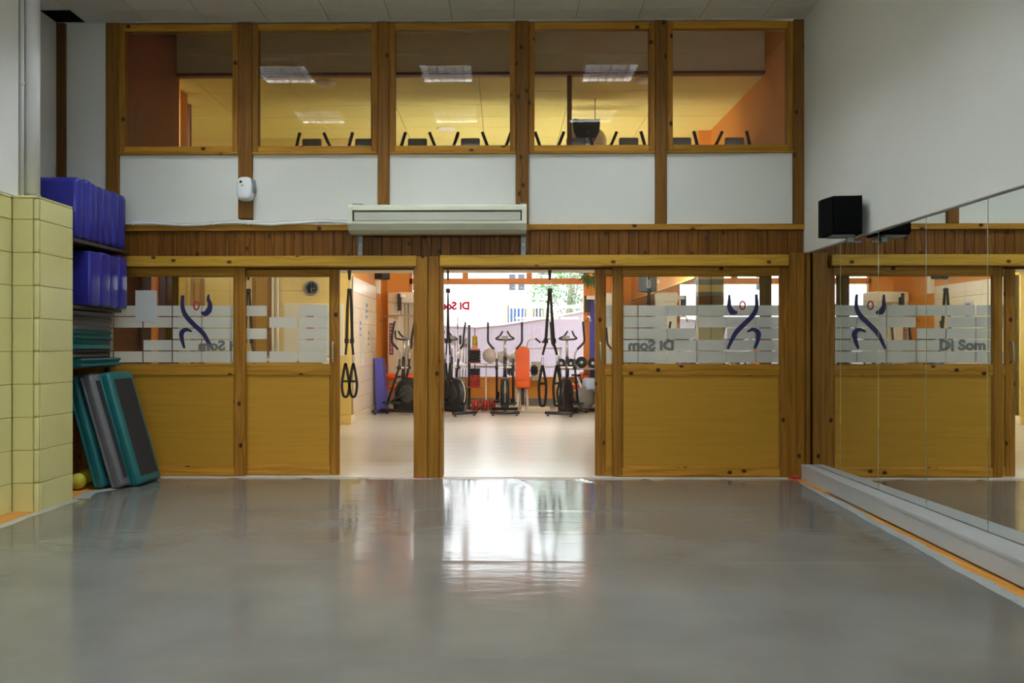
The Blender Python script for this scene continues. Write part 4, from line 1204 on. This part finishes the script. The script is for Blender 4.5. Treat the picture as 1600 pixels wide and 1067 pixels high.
strap_trainer(546, 'black suspension strap hanging in the narrow doorway opening', 0.012, 0.0)
strap_trainer(700, 'black suspension strap beside the pine centre post', 0.02, 1.2)
strap_trainer(859, 'black suspension strap hanging in the wide doorway', 0.055, 0.2, drop=0.08)
strap_trainer(1014, 'black suspension strap seen through the dancer decal door', 0.02, 0.6)

# cross trainers
def cross_trainer():
    r = empty('cross_trainer', (0, 0, 0), cat='cross trainer', group='cross trainers in a row')
    bm_ = M['blackmetal']
    for y, w in ((-0.42, 0.27), (0.52, 0.25)):
        f = MB().cyl((-w, y, 0.06), (w, y, 0.06), 0.032, 10).build('foot_bar', bm_, r)
        for s in (-1, 1):
            MB().lathe([(0.03, 0.0), (0.03, 0.012), (0.012, 0.015), (0.012, 0.04)], 10, 'z', (s * (w - 0.05), y, 0.0)).build('levelling_foot', M['black'], f)
    bx('frame_beam', -0.035, 0.035, -0.42, 0.52, 0.05, 0.11, bm_, r, 0.008)
    hs = MB().lathe([(0.05, -0.085), (0.24, -0.082), (0.29, -0.06), (0.30, 0.0), (0.29, 0.06), (0.24, 0.082), (0.05, 0.085)], 30, 'x', (0, -0.12, 0.40)).build('flywheel_housing', M['black'], r)
    MB().lathe([(0.05, -0.088), (0.15, -0.09), (0.17, -0.084)], 24, 'x', (0, -0.12, 0.40)).build('side_disc', M['charcoal'], hs)
    MB().ribbon([(0, -0.12 - 0.305 * math.cos(a), 0.40 + 0.305 * math.sin(a)) for a in [-0.5 + 0.22 * i for i in range(7)]], 0.035, 0.006, (1, 0, 0)).build('trim_stripe', M['cream'], hs)
    bx('lower_shroud', -0.07, 0.07, -0.34, 0.2, 0.10, 0.34, M['black'], r, 0.03, 2)
    MB().tube([(0, 0.02, 0.6), (0, 0.0, 1.08)], 0.036, 10).build('mast', bm_, r)
    for s in (-1, 1):
        MB().tube(smooth_path([(s * 0.07, -0.05, 0.45), (s * 0.065, 0.0, 0.6), (s * 0.02, 0.01, 0.72)], 4), 0.014, 8).build('mast_fork', bm_, r)
    MB().tube([(0, 0.0, 1.08), (0, -0.02, 1.40)], 0.024, 10).build('mast_tube', M['steel'], r)
    MB().tube(smooth_path([(-0.045, 0.16, 1.56), (-0.10, 0.12, 1.47), (-0.17, 0.05, 1.42), (-0.08, -0.02, 1.40), (0.08, -0.02, 1.40), (0.17, 0.05, 1.42), (0.10, 0.12, 1.47), (0.045, 0.16, 1.56)], 5), 0.017, 8).build('handlebar', M['rubber'], r)
    bx('console', -0.06, 0.06, -0.06, -0.02, 1.40, 1.47, M['greyhouse'], r, 0.012, 2)
    MB().cyl((-0.17, 0.0, 0.88), (0.17, 0.0, 0.88), 0.018, 10).build('pivot_axle', M['cream'], r)
    for s, ph in ((-1, 0.05), (1, -0.05)):
        a = MB().tube([(s * 0.155, 0.22 + ph, 0.20), (s * 0.155, 0.0, 0.88), (s * 0.155, -0.02, 1.04)], 0.022, 8).build('swing_arm', bm_, r)
        MB().cyl((s * 0.155 - 0.03, 0, 0.88), (s * 0.155 + 0.03, 0, 0.88), 0.035, 10).build('pivot_bush', M['black'], a)
        MB().tube(smooth_path([(s * 0.155, -0.02, 1.04), (s * 0.16, -0.02, 1.14), (s * 0.205, -0.01, 1.22)], 4), 0.018, 8).build('arm_tube', M['steel'], a)
        MB().tube(smooth_path([(s * 0.205, -0.01, 1.22), (s * 0.29, 0.02, 1.31), (s * 0.32, 0.05, 1.38), (s * 0.32, 0.02, 1.55), (s * 0.32, -0.02, 1.73)], 4), 0.021, 8).build('hand_grip', M['rubber'], a)
        b = MB().tube([(s * 0.14, 0.24 + ph, 0.20), (s * 0.12, -0.10, 0.36 + ph)], 0.02, 8).build('pedal_arm', bm_, r)
        bx('pedal', s * 0.155 - 0.065, s * 0.155 + 0.065, 0.0, 0.34, 0.20 + ph * 0.4, 0.235 + ph * 0.4, M['rubber'], r, 0.012, 2)
    return r
ct = cross_trainer()
CT = [(631, 15.25, 62, 'black cross trainer turned sideways in the narrow doorway opening'),
      (705, 15.4, 40, 'black cross trainer half hidden by the pine centre post'),
      (789, 15.55, 0, 'black cross trainer facing straight out in the wide doorway'),
      (886, 15.4, -24, 'black cross trainer behind the spread suspension straps'),
      (972, 15.4, -30, 'black cross trainer seen only through the frosted door')]
for i, (px, y, a, lb) in enumerate(CT):
    t = ct if i == 0 else copy_tree(ct)
    t.location = (ax(px, y), y, 0)
    t.rotation_euler = (0, 0, math.radians(a))
    t['label'] = lb

# weight machines (cream towers)
def tower(loc, rz, label, txt, sc=1.0):
    r = empty('weight_machine', loc, rz, label, 'weight machine')
    c = M['cream']
    MB().prism([(-0.36, 0), (-0.22, 0), (-0.22, 2.22), (-0.27, 2.34), (-0.36, 2.34)], -0.22, 0.22, 'xz').build('column', c, r)
    MB().prism([(0.36, 0), (0.22, 0), (0.22, 2.22), (0.27, 2.34), (0.36, 2.34)], -0.22, 0.22, 'xz').build('column', c, r)
    bx('shroud', -0.22, 0.22, -0.05, 0.2, 0.1, 2.3, c, r, 0.01)
    bx('hood', -0.37, 0.37, -0.26, 0.24, 2.16, 2.39, c, r, 0.05, 3)
    for s in (-0.04, 0.04):
        MB().cyl((s, -0.1, 0.3), (s, -0.1, 2.2), 0.012, 8).build('guide_rod', M['chrome'], r)
    for k in range(8):
        bx('weight_plate', -0.1, 0.1, -0.16, -0.06, 0.3 + k * 0.05, 0.345 + k * 0.05, M['steel'], r, 0.004)
    lat = smooth_path([(-0.46, -0.42, 1.78), (-0.32, -0.42, 1.88), (-0.1, -0.42, 1.90), (0.1, -0.42, 1.90), (0.32, -0.42, 1.88), (0.46, -0.42, 1.78)], 4)
    MB().tube(lat, 0.014, 8).build('lat_bar', M['chrome'], r)
    MB().cyl((0, -0.42, 1.9), (0, -0.42, 2.3), 0.005, 6).build('lat_cable', M['black'], r)
    bx('pulley_arm', -0.04, 0.04, -0.46, -0.05, 2.26, 2.34, c, r, 0.01)
    bx('pulley_block', -0.05, 0.0, -0.50, -0.38, 2.0, 2.34, M['black'], r, 0.01)
    bx('seat_post', -0.04, 0.04, -0.60, -0.52, 0.0, 0.42, c, r, 0.006)
    bx('base_beam', -0.05, 0.05, -0.9, 0.2, 0.0, 0.06, c, r, 0.006)
    bx('seat', -0.2, 0.2, -0.8, -0.4, 0.42, 0.50, M['orangepad'], r, 0.03, 3)
    for s in (-1, 1):
        MB().lathe([(0.05, -0.15), (0.068, -0.14), (0.07, 0.0), (0.068, 0.14), (0.05, 0.15)], 16, 'x', (s * 0.2, -0.52, 0.66)).build('roller_pad', M['orangepad'], r)
    MB().cyl((-0.05, -0.52, 0.66), (0.05, -0.52, 0.66), 0.02, 8).build('roller_bar', M['black'], r)
    pl = bx('name_plate', -0.335, -0.245, -0.226, -0.22, 1.1, 1.75, M['maroon'], r, 0.003)
    if txt:
        me, w = text_mesh(txt, 0.06)
        q = link('lettering', me, M['poster'], pl, (0.028, -0.004, -0.30), (0, -PI / 2, 0))
        q.scale.x = 0.60 / w
    bx('instruction_plate', 0.235, 0.335, -0.226, -0.22, 1.25, 1.72, M['poster'], r, 0.003)
    for q in range(3):
        bx('instruction_print', 0.25, 0.32, -0.228, -0.226, 1.3 + q * 0.14, 1.34 + q * 0.14, M['plastic_grey'], r, 0)
    return r
tower((ax(638, 17.1), 17.1, 0), math.radians(-14), 'cream pulldown weight machine with orange pads beside the orange wall', 'INNOVATE')
tower((2.2, 17.4, 0), math.radians(-90), 'cream weight machine by the gym mirror beyond the door handle', '')

# blue mats
for k, (x, y, a, lb) in enumerate([(-2.38, 15.95, 10, 'violet blue gym mat leaning in the orange corner')]):
    r = empty('gym_mat', (x, y, 0), label=lb, cat='mat')
    me_ = MB().prism([(-0.06, 0), (0.12, 0), (0.03, 1.05), (-0.09, 1.05)], -0.2, 0.2, 'xz').build('mat_body', M['bluemat'], r)
    MB().prism([(0.12, 0.0), (0.14, 0.0), (0.05, 1.05), (0.03, 1.05)], -0.2, 0.2, 'xz').build('mat_cover', M['bluemat'], r)
r = empty('blue_banner', (ax(926, 17.80), 17.80, 0), label='tall violet blue upright panel beside the gym window', cat='panel')
bx('panel', -0.06, 0.08, -0.02, 0.02, 0.02, az(467, 17.6), M['bluemat'], r, 0.006)
bx('base', -0.1, 0.12, -0.03, 0.03, 0, 0.02, M['blackmetal'], r, 0.004)

# barbell stand
bs = empty('barbell_stand', (ax(722, 16.9), 16.9, 0), label='grey stand holding upright chrome barbells near the centre post', cat='stand')
bx('base_block', -0.22, 0.10, -0.2, 0.2, 0, 0.09, M['greyhouse'], bs, 0.008)
bx('upper_ring', -0.2, 0.09, -0.16, 0.16, 0.62, 0.65, M['greyhouse'], bs, 0.006)
for s in (-1, 1):
    bx('stand_post', -0.055 + s * 0.13 - 0.015, -0.055 + s * 0.13 + 0.015, -0.015, 0.015, 0.09, 0.62, M['greyhouse'], bs, 0.003)
BL = ['tallest chrome barbell in the upright stand', 'chrome barbell leaning towards the centre post', 'chrome barbell with black sleeve end in the stand', 'slanting chrome barbell in the stand', 'chrome barbell nearest the plate rack']
for k, (px, top, lean) in enumerate([(715, 494, 0.0), (711, 524, -0.03), (719, 522, 0.02), (724, 528, 0.05), (728, 527, 0.02)]):
    X0 = ax(px - lean * 60, 16.88)
    b = empty('barbell', (X0, 16.88 + 0.03 * (k % 2), 0.091), label=BL[k], cat='barbell', group='barbells in the upright stand')
    H_ = az(top, 16.9) - 0.091
    MB().tube([(0, 0, 0), (lean, 0, H_)], 0.014 if k else 0.012, 8).build('bar', M['chrome'], b)
    MB().tube([(lean * 0.86, 0, H_ * 0.86), (lean * 0.98, 0, H_ * 0.98)], 0.025 if k else 0.014, 8).build('sleeve', M['black'] if k == 2 else M['steel'], b)

# plate rack with stacked discs
pr_ = empty('plate_rack', (ax(740.5, 16.75), 16.75, 0), label='black plate rack with two pins for stacked discs', cat='rack')
bx('base', -0.12, 0.14, -0.14, 0.16, 0, 0.05, M['blackmetal'], pr_, 0.008)
bx('rack_post', -0.13, -0.075, 0.08, 0.14, 0.05, az(507, 16.75), M['blackmetal'], pr_, 0.006)
bx('rack_shelf', -0.14, 0.15, -0.13, 0.14, az(606, 16.75), az(604.5, 16.75), M['redplate'], pr_, 0.003)
bx('rack_shelf', -0.14, 0.15, -0.13, 0.14, az(567.5, 16.75), az(566, 16.75), M['redplate'], pr_, 0.003)
MB().cyl((0.02, 0, az(604.5, 16.75)), (0.02, 0, az(569, 16.75)), 0.015, 10).build('pin', M['steel'], pr_)
MB().cyl((0.02, 0, az(566, 16.75)), (0.02, 0, az(513, 16.75)), 0.012, 10).build('pin', M['steel'], pr_)
def disc_stack(z0, n, th, rad, m, word, grp):
    ORD = ['lowest', 'second', 'third', 'fourth', 'fifth', 'sixth', 'seventh', 'eighth']
    for i in range(n):
        o = MB().lathe([(rad * 0.75, 0), (rad, th * 0.15), (rad, th * 0.85), (rad * 0.75, th)], 20).build('weight_disc', m, None, (pr_.location.x + 0.02, 16.75, z0 + i * th))
        tag(o, '%s weight disc on the plate rack, %s of its colour' % (word, ORD[i] if n > 1 else 'only one'), 'weight disc', grp)
        MB().lathe([(0.03, th), (0.028, th + 0.002)], 12).build('hub', M['black'], o)
    return z0 + n * th
zl = az(604.3, 16.75)
zl = disc_stack(zl, 6, 0.04, 0.108, M['redplate'], 'red', 'discs on the plate rack')
disc_stack(zl, 3, 0.045, 0.108, M['rubber'], 'lower black', 'discs on the plate rack')
zu = az(565.8, 16.75)
zu = disc_stack(zu, 4, 0.06, 0.115, M['rubber'], 'upper black', 'discs on the plate rack')
zu = disc_stack(zu, 1, 0.045, 0.105, M['pinkplate'], 'pink', 'discs on the plate rack')
disc_stack(zu, 5, 0.05, 0.055, M['yellowplate'], 'small yellow', 'discs on the plate rack')

# dumbbells on the floor
def dumbbell(loc, rz, rad, label, m, grp, ln=0.32):
    r = empty('dumbbell', loc, rz, label, 'dumbbell', grp)
    MB().cyl((-ln / 2, 0, 0), (ln / 2, 0, 0), 0.016, 8).build('handle', M['chrome'], r)
    for s in (-1, 1):
        for q in (0, 1):
            x0 = s * (ln / 2 - 0.09 + q * 0.04)
            MB().lathe([(rad * 0.6, -0.017), (rad, -0.012), (rad, 0.012), (rad * 0.6, 0.017)], 20, 'x', (x0, 0, 0)).build('weight_end', m, r)
        MB().lathe([(0.03, -0.008), (0.03, 0.008)], 10, 'x', (s * (ln / 2 - 0.025), 0, 0)).build('end_nut', M['steel'], r)
    return r
for k, (px, a, lb) in enumerate([(742, 15, 'red disc dumbbell on the floor nearest the plate rack'), (757, 10, 'red disc dumbbell on the floor between two others'), (769, 5, 'red disc dumbbell on the floor nearest the cross trainer')]):
    y = 16.3 + 0.08 * k
    dumbbell((ax(px, y), y, 0.111), math.radians(a), 0.11, lb, M['redplate'], 'red dumbbells on the floor', 0.20)

# exercise balls on a wall shelf
bsf = empty('ball_shelf', (ax(783, 17.55), 17.55, az(567, 17.55)), label='thin white shelf carrying grey exercise balls at the window', cat='shelf')
bx('shelf_plate', -0.40, 0.33, -0.3, 0.3, -0.02, 0, M['plastic_white'], bsf, 0.003)
for s in (-1, 1):
    bx('shelf_leg', s * 0.32 - 0.012, s * 0.32 + 0.012, -0.012, 0.012, -bsf.location.z, -0.02, M['plastic_white'], bsf, 0.002)
for (px, rr, y, lb) in [(766, 0.165, 17.44, 'large pale grey exercise ball on the window shelf'), (785, 0.13, 17.70, 'middle pale grey exercise ball on the window shelf'), (800, 0.10, 17.42, 'small pale grey exercise ball on the window shelf')]:
    ball('exercise_ball', (ax(px, y), y, bsf.location.z + rr), rr, M['greyball'], lb, 'exercise ball')

# bench with orange upright back and loaded barbell
ib = empty('incline_bench', (ax(816.5, 16.7), 16.7, 0), label='cream bench with tall orange backrest in front of the shop window', cat='bench')
zb0, zb1 = az(600, 16.7), az(541, 16.7)
bp = [(-0.145, 0), (0.145, 0), (0.145, zb1 - zb0 - 0.1)] + [(0.145 * math.cos(a), zb1 - zb0 - 0.1 + 0.1 * math.sin(a)) for a in [PI * i / 10 for i in range(1, 10)]] + [(-0.145, zb1 - zb0 - 0.1)]
MB().prism(bp, -0.04, 0.04, 'xz').build('backrest', M['orangepad'], ib, (0, 0.05, zb0))
sz = az(606, 16.5)
bx('seat', -0.145, 0.145, -0.36, 0.0, sz, az(594, 16.5), M['orangepad'], ib, 0.05, 3)
bx('seat_post', -0.03, 0.03, -0.2, -0.14, 0.1, sz, M['black'], ib, 0.004)
for s in (-1, 1):
    MB().tube([(s * 0.10, -0.1, 0.03), (s * 0.075, -0.05, sz + 0.02)], 0.025, 8).build('leg', M['cream'], ib)
bx('floor_beam', -0.45, 0.55, -0.03, 0.05, 0, 0.06, M['cream'], ib, 0.008)
bx('floor_beam', -0.03, 0.03, -0.4, 0.3, 0, 0.05, M['cream'], ib, 0.008)
bx('back_support', -0.05, 0.05, 0.09, 0.15, 0.05, zb1 - 0.1, M['cream'], ib, 0.006)
bbz = az(578.5, 16.9)
for s in (-1, 1):
    bx('bar_rest', s * 0.10 - 0.02, s * 0.10 + 0.02, 0.15, 0.24, bbz - 0.06, bbz - 0.017, M['cream'], ib, 0.004)
brb = empty('loaded_barbell', (ib.location.x, 16.9, bbz), label='short barbell with black plates behind the orange backrest', cat='barbell')
MB().cyl((-0.36, 0, 0), (0.36, 0, 0), 0.016, 8).build('bar', M['chrome'], brb)
for s in (-1, 1):
    for q, (x0, rr) in enumerate([(0.19, 0.09), (0.225, 0.11), (0.26, 0.11), (0.295, 0.085)]):
        MB().lathe([(rr * 0.7, -0.016), (rr, -0.012), (rr, 0.012), (rr * 0.7, 0.016)], 20, 'x', (s * x0, 0, 0)).build('plate', M['rubber'], brb)
# pec machine frame behind the bench (white tubes)
pm = empty('press_frame', (ax(845, 17.4), 17.4, 0), label='white tubular press frame behind the orange bench', cat='weight machine')
zf = az(544, 17.4)
MB().tube([(-0.5, 0, zf), (0.45, 0, zf)], 0.018, 8).build('cross_tube', M['plastic_white'], pm)
for s in (-1, 1):
    MB().tube([(s * 0.42, 0.1, 0), (s * 0.42, 0.1, zf)], 0.022, 8).build('upright', M['plastic_white'], pm)
    MB().tube(smooth_path([(s * 0.30, 0, zf), (s * 0.26, -0.1, zf + 0.16), (s * 0.12, -0.2, zf + 0.2)], 4), 0.018, 8).build('press_arm', M['plastic_white'], pm)
    MB().cyl((s * 0.12, -0.2, zf + 0.2), (s * 0.02, -0.25, zf + 0.12), 0.02, 8).build('press_grip', M['rubber'], pm)
bx('plate_stack', -0.2, 0.02, 0.05, 0.15, 0.55, 0.95, M['poster'], pm, 0.01)

# dumbbell rack
dr = empty('dumbbell_rack', (ax(902, 16.8), 16.8, 0), label='cream two tier dumbbell rack beside the shop window', cat='rack')
zr1, zr2 = az(575, 16.8), az(607, 16.8)
wl_, wr_ = ax(869, 16.8) - dr.location.x, ax(936, 16.8) - dr.location.x
bx('rack_tray', wl_, wr_, -0.12, 0.16, zr1 - 0.035, zr1, M['galv'], dr, 0.005)
bx('rack_tray', wl_, wr_, -0.12, 0.16, zr2 - 0.035, zr2, M['galv'], dr, 0.005)
for x in (wl_ + 0.03, wr_ - 0.03):
    bx('rack_leg', x - 0.025, x + 0.025, 0.0, 0.05, 0.0, zr1, M['cream'], dr, 0.004)
    bx('rack_foot', x - 0.025, x + 0.025, -0.13, 0.12, 0, 0.04, M['cream'], dr, 0.004)
RL = ['nearest the spread straps', 'second from the spread straps', 'largest, left of the door edge', 'nearest the door edge']
for k, (px, rr) in enumerate([(877, 0.095), (892, 0.095), (908.5, 0.115), (926, 0.10)]):
    dumbbell((ax(px, 16.8), 16.82, zr1 + rr + 0.002), math.radians(86), rr, 'black round dumbbell on the upper rack tray, ' + RL[k], M['rubber'], 'black dumbbells on the rack', 0.30)
for k, px in enumerate((904, 919)):
    dumbbell((ax(px, 16.8), 16.82, zr2 + 0.092), math.radians(86), 0.09, 'black round dumbbell on the lower rack tray, %s' % ['behind the pale blue bike', 'nearer the door edge'][k], M['rubber'], 'black dumbbells on the rack', 0.28)

# flat bench with white tube frame, and bike
fbn = empty('flat_bench', (ax(905, 16.45), 16.45, 0), label='flat orange padded bench with white tube legs at the door edge', cat='bench')
zp = az(607.5, 16.2)
bx('pad', -0.36, -0.06, -0.14, 0.14, zp, zp + 0.085, M['orangepad'], fbn, 0.03, 3)
bx('pad', -0.04, 0.45, -0.14, 0.14, zp, zp + 0.085, M['orangepad'], fbn, 0.03, 3)
bx('bench_rail', -0.34, 0.44, -0.03, 0.03, zp - 0.06, zp, M['cream'], fbn, 0.005)
for x in (0.12, 0.34):
    MB().tube(smooth_path([(x, -0.2, 0.03), (x + 0.02, -0.2, 0.25), (x + 0.10, -0.12, zp - 0.05), (x + 0.18, 0.1, zp - 0.03)], 4), 0.03, 8).build('tube_leg', M['plastic_white'], fbn)
    MB().tube([(x, -0.2, 0.03), (x, 0.2, 0.03)], 0.028, 8).build('floor_tube', M['plastic_white'], fbn)
MB().tube([(-0.30, 0, 0.0), (-0.30, 0, zp - 0.05)], 0.028, 8).build('tube_leg', M['plastic_white'], fbn)
bk = empty('exercise_bike', (ax(914, 16.0), 16.0, 0), math.radians(-55), label='small grey exercise bike with pale blue seat cover beside the flat bench', cat='exercise bike')
MB().lathe([(0.05, -0.06), (0.21, -0.055), (0.23, 0.0), (0.21, 0.055), (0.05, 0.06)], 26, 'x', (0, 0, 0.28)).build('wheel_housing', M['greyhouse'], bk)
MB().lathe([(0.03, -0.064), (0.06, -0.066), (0.07, -0.06)], 16, 'x', (0, 0, 0.28)).build('hub_cap', M['poster'], bk)
for y in (-0.35, 0.3):
    MB().cyl((-0.2, y, 0.03), (0.2, y, 0.03), 0.028, 8).build('foot_bar', M['blackmetal'], bk)
bx('frame_beam', -0.025, 0.025, -0.35, 0.3, 0.03, 0.07, M['blackmetal'], bk, 0.005)
MB().tube([(0, 0.02, 0.3), (0, 0.14, 0.62)], 0.022, 8).build('seat_tube', M['blackmetal'], bk)
bx('seat_cover', -0.10, 0.10, -0.02, 0.24, 0.42, 0.66, M['paleblue'], bk, 0.06, 3)
MB().tube(smooth_path([(0.0, -0.06, 0.4), (0, -0.16, 0.62), (0.0, -0.22, 0.72)], 4), 0.02, 8).build('handle_tube', M['plastic_white'], bk)
MB().cyl((-0.12, -0.22, 0.72), (0.12, -0.22, 0.72), 0.022, 8).build('handle_grip', M['black'], bk)

# hanging plant
hpn = empty('hanging_plant', (ax(924, 15.6), 15.6, az(430, 15.6)), label='green leafy plant hanging by the gym window frame', cat='plant')
lf = MB(); rg = random.Random(3)
for i in range(170):
    a, e = rg.uniform(0, 2 * PI), rg.uniform(-0.9, 0.9)
    ln = rg.uniform(0.10, 0.19)
    d = Vector((math.cos(a) * math.cos(e), math.sin(a) * math.cos(e), math.sin(e)))
    p0 = d * 0.03; p1 = d * ln + Vector((0, 0, -0.02)); p2 = d * ln * 1.5 + Vector((0, 0, -0.08))
    lf.ribbon([p0, p1, p2], [0.008, 0.028, 0.004], 0.001, (0.1, 0.2, 1))
o = lf.build('foliage', M['leafdark'], hpn); o['kind'] = 'stuff'
MB().lathe([(0.05, -0.1), (0.08, 0.0), (0.085, 0.03)], 16).build('pot', M['gymframe'], hpn)
MB().cyl((0, 0, 0.03), (0, 0, ZMC - hpn.location.z), 0.005, 6).build('hanging_wire', M['blackmetal'], hpn)

# ------------------------------------------------------------------ outside
gr = bx('ground', -70, 70, -60, 80, -0.40, -0.30, M['asphalt'], None, 0)
tag(gr, 'pale street paving outside the gym', 'ground', kind='structure')
rw = MB()
YR = 20.6
top = [(560, 508), (690, 509), (745, 511.5), (785, 508), (825, 502), (870, 495), (912, 487), (1000, 470), (1160, 440)]
poly = [(ax(560, YR), -0.3)] + [at(a, b, YR) for a, b in top] + [(ax(1160, YR), -0.3)]
for i in range(1, len(poly) - 2):
    (xa, za), (xb, zb) = poly[i], poly[i + 1]
    rw._add([(xa, YR, -0.3), (xb, YR, -0.3), (xb, YR, zb), (xa, YR, za), (xa, YR + 0.2, -0.3), (xb, YR + 0.2, -0.3), (xb, YR + 0.2, zb), (xa, YR + 0.2, za)],
            [(0, 1, 2, 3), (5, 4, 7, 6), (3, 2, 6, 7)], False)
o = rw.build('ramp_wall', M['lavender'])
tag(o, 'pale lavender ramp wall sloping up outside the shop window', 'wall', kind='structure')
cp = MB()
cp.ribbon([Vector((x_, YR + 0.1, z_ + 0.02)) for x_, z_ in poly[1:-1]], 0.04, 0.26, (0, 1, 0))
cp.build('coping', M['facade'], o)
YX = 27.0
fa = empty('building', (0, YX, -0.3), label='white rendered building across the street', cat='building')
bx('facade_wall', -16, 16, 0, 3.0, 0, 9.0, M['facade'], fa, 0)
def far_window(px0, py0, px1, py1, frame, cols, rows, glass, name='facade_window', bars=0):
    x0, z1 = at(px0, py0, YX); x1, z0 = at(px1, py1, YX)
    z0 += 0.3; z1 += 0.3
    f = MB(); t_ = 0.09
    f.box(x0, x1, -0.06, 0.0, z0, z0 + t_).box(x0, x1, -0.06, 0, z1 - t_, z1).box(x0, x0 + t_, -0.06, 0, z0 + t_, z1 - t_).box(x1 - t_, x1, -0.06, 0, z0 + t_, z1 - t_)
    for c in range(1, cols):
        xm = x0 + (x1 - x0) * c / cols
        f.box(xm - t_ / 2, xm + t_ / 2, -0.05, 0, z0 + t_, z1 - t_)
    for r in range(1, rows):
        zm = z0 + (z1 - z0) * r / rows
        f.box(x0 + t_, x1 - t_, -0.045, 0, zm - t_ / 2, zm + t_ / 2)
    w = f.build(name, frame, fa)
    for c in range(cols):
        for r in range(rows):
            xa, xb = x0 + (x1 - x0) * c / cols, x0 + (x1 - x0) * (c + 1) / cols
            za, zb = z0 + (z1 - z0) * r / rows, z0 + (z1 - z0) * (r + 1) / rows
            bx('pane', xa + 0.03, xb - 0.03, -0.03, -0.005, za + 0.03, zb - 0.03, glass, w, 0)
    for b in range(bars):
        xm = x0 + t_ + (x1 - x0 - 2 * t_) * (b + 0.5) / bars
        MB().box(xm - 0.018, xm + 0.018, -0.12, -0.09, z0, z1).build('window_bar', M['facade'], w)
far_window(791, 395, 824, 458, M['facade'], 2, 4, M['winglass'])
far_window(700, 380, 723, 436, M['facade'], 2, 1, M['winglass'], bars=5)
far_window(836, 385, 860, 434, M['facade'], 1, 1, M['winglass'])
far_window(789, 473, 826, 540, M['peach'], 1, 1, M['bluegate'], 'street_door', 5)
far_window(829, 476, 853, 520, M['peach'], 1, 1, M['winglass'], 'street_door', 3)
far_window(640, 395, 664, 458, M['facade'], 2, 3, M['winglass'])
tr = empty('street_tree', (ax(890, 23.8), 23.8, -0.3), label='pale green street tree outside the shop window', cat='tree')
MB().tube(smooth_path([(0, 0, 0), (0.05, 0, 1.2), (-0.05, 0, 2.2), (0.1, 0, 3.6)], 4), [0.09] * 13, 8).build('trunk', M['bark'], tr)
for (p, q, e) in [((0.0, 0, 1.7), (0.35, 0.1, 2.5), (0.75, 0.1, 3.2)), ((0.0, 0, 1.9), (-0.3, -0.1, 2.7), (-0.7, 0, 3.3)), ((0, 0, 2.2), (0.15, -0.2, 3.0), (0.3, -0.3, 3.8))]:
    MB().tube(smooth_path([p, q, e], 4), 0.03, 6).build('branch', M['bark'], tr)
lf = MB(); rg = random.Random(9)
for (cx2, cz2, rd, n) in [(-0.2, 3.6, 0.75, 420), (0.55, 3.5, 0.7, 380), (-0.75, 3.1, 0.5, 200), (0.2, 2.75, 0.4, 130), (-0.35, 2.2, 0.42, 150), (0.75, 2.9, 0.4, 110), (0.05, 4.3, 0.8, 300)]:
    for i in range(n):
        v = Vector((rg.gauss(0, 1), rg.gauss(0, 1), rg.gauss(0, 1))).normalized() * rd * rg.random() ** 0.4
        p = Vector((cx2, 0, cz2)) + v
        a = Vector((rg.uniform(-1, 1), rg.uniform(-1, 1), rg.uniform(-0.6, 0.6))).normalized() * 0.055
        lf.ribbon([p - a, p, p + a], [0.01, 0.06, 0.01], 0.002, (rg.uniform(-1, 1), 1, rg.uniform(-1, 1)))
o = lf.build('foliage', M['leaf'], tr, fix=False); o['kind'] = 'stuff'
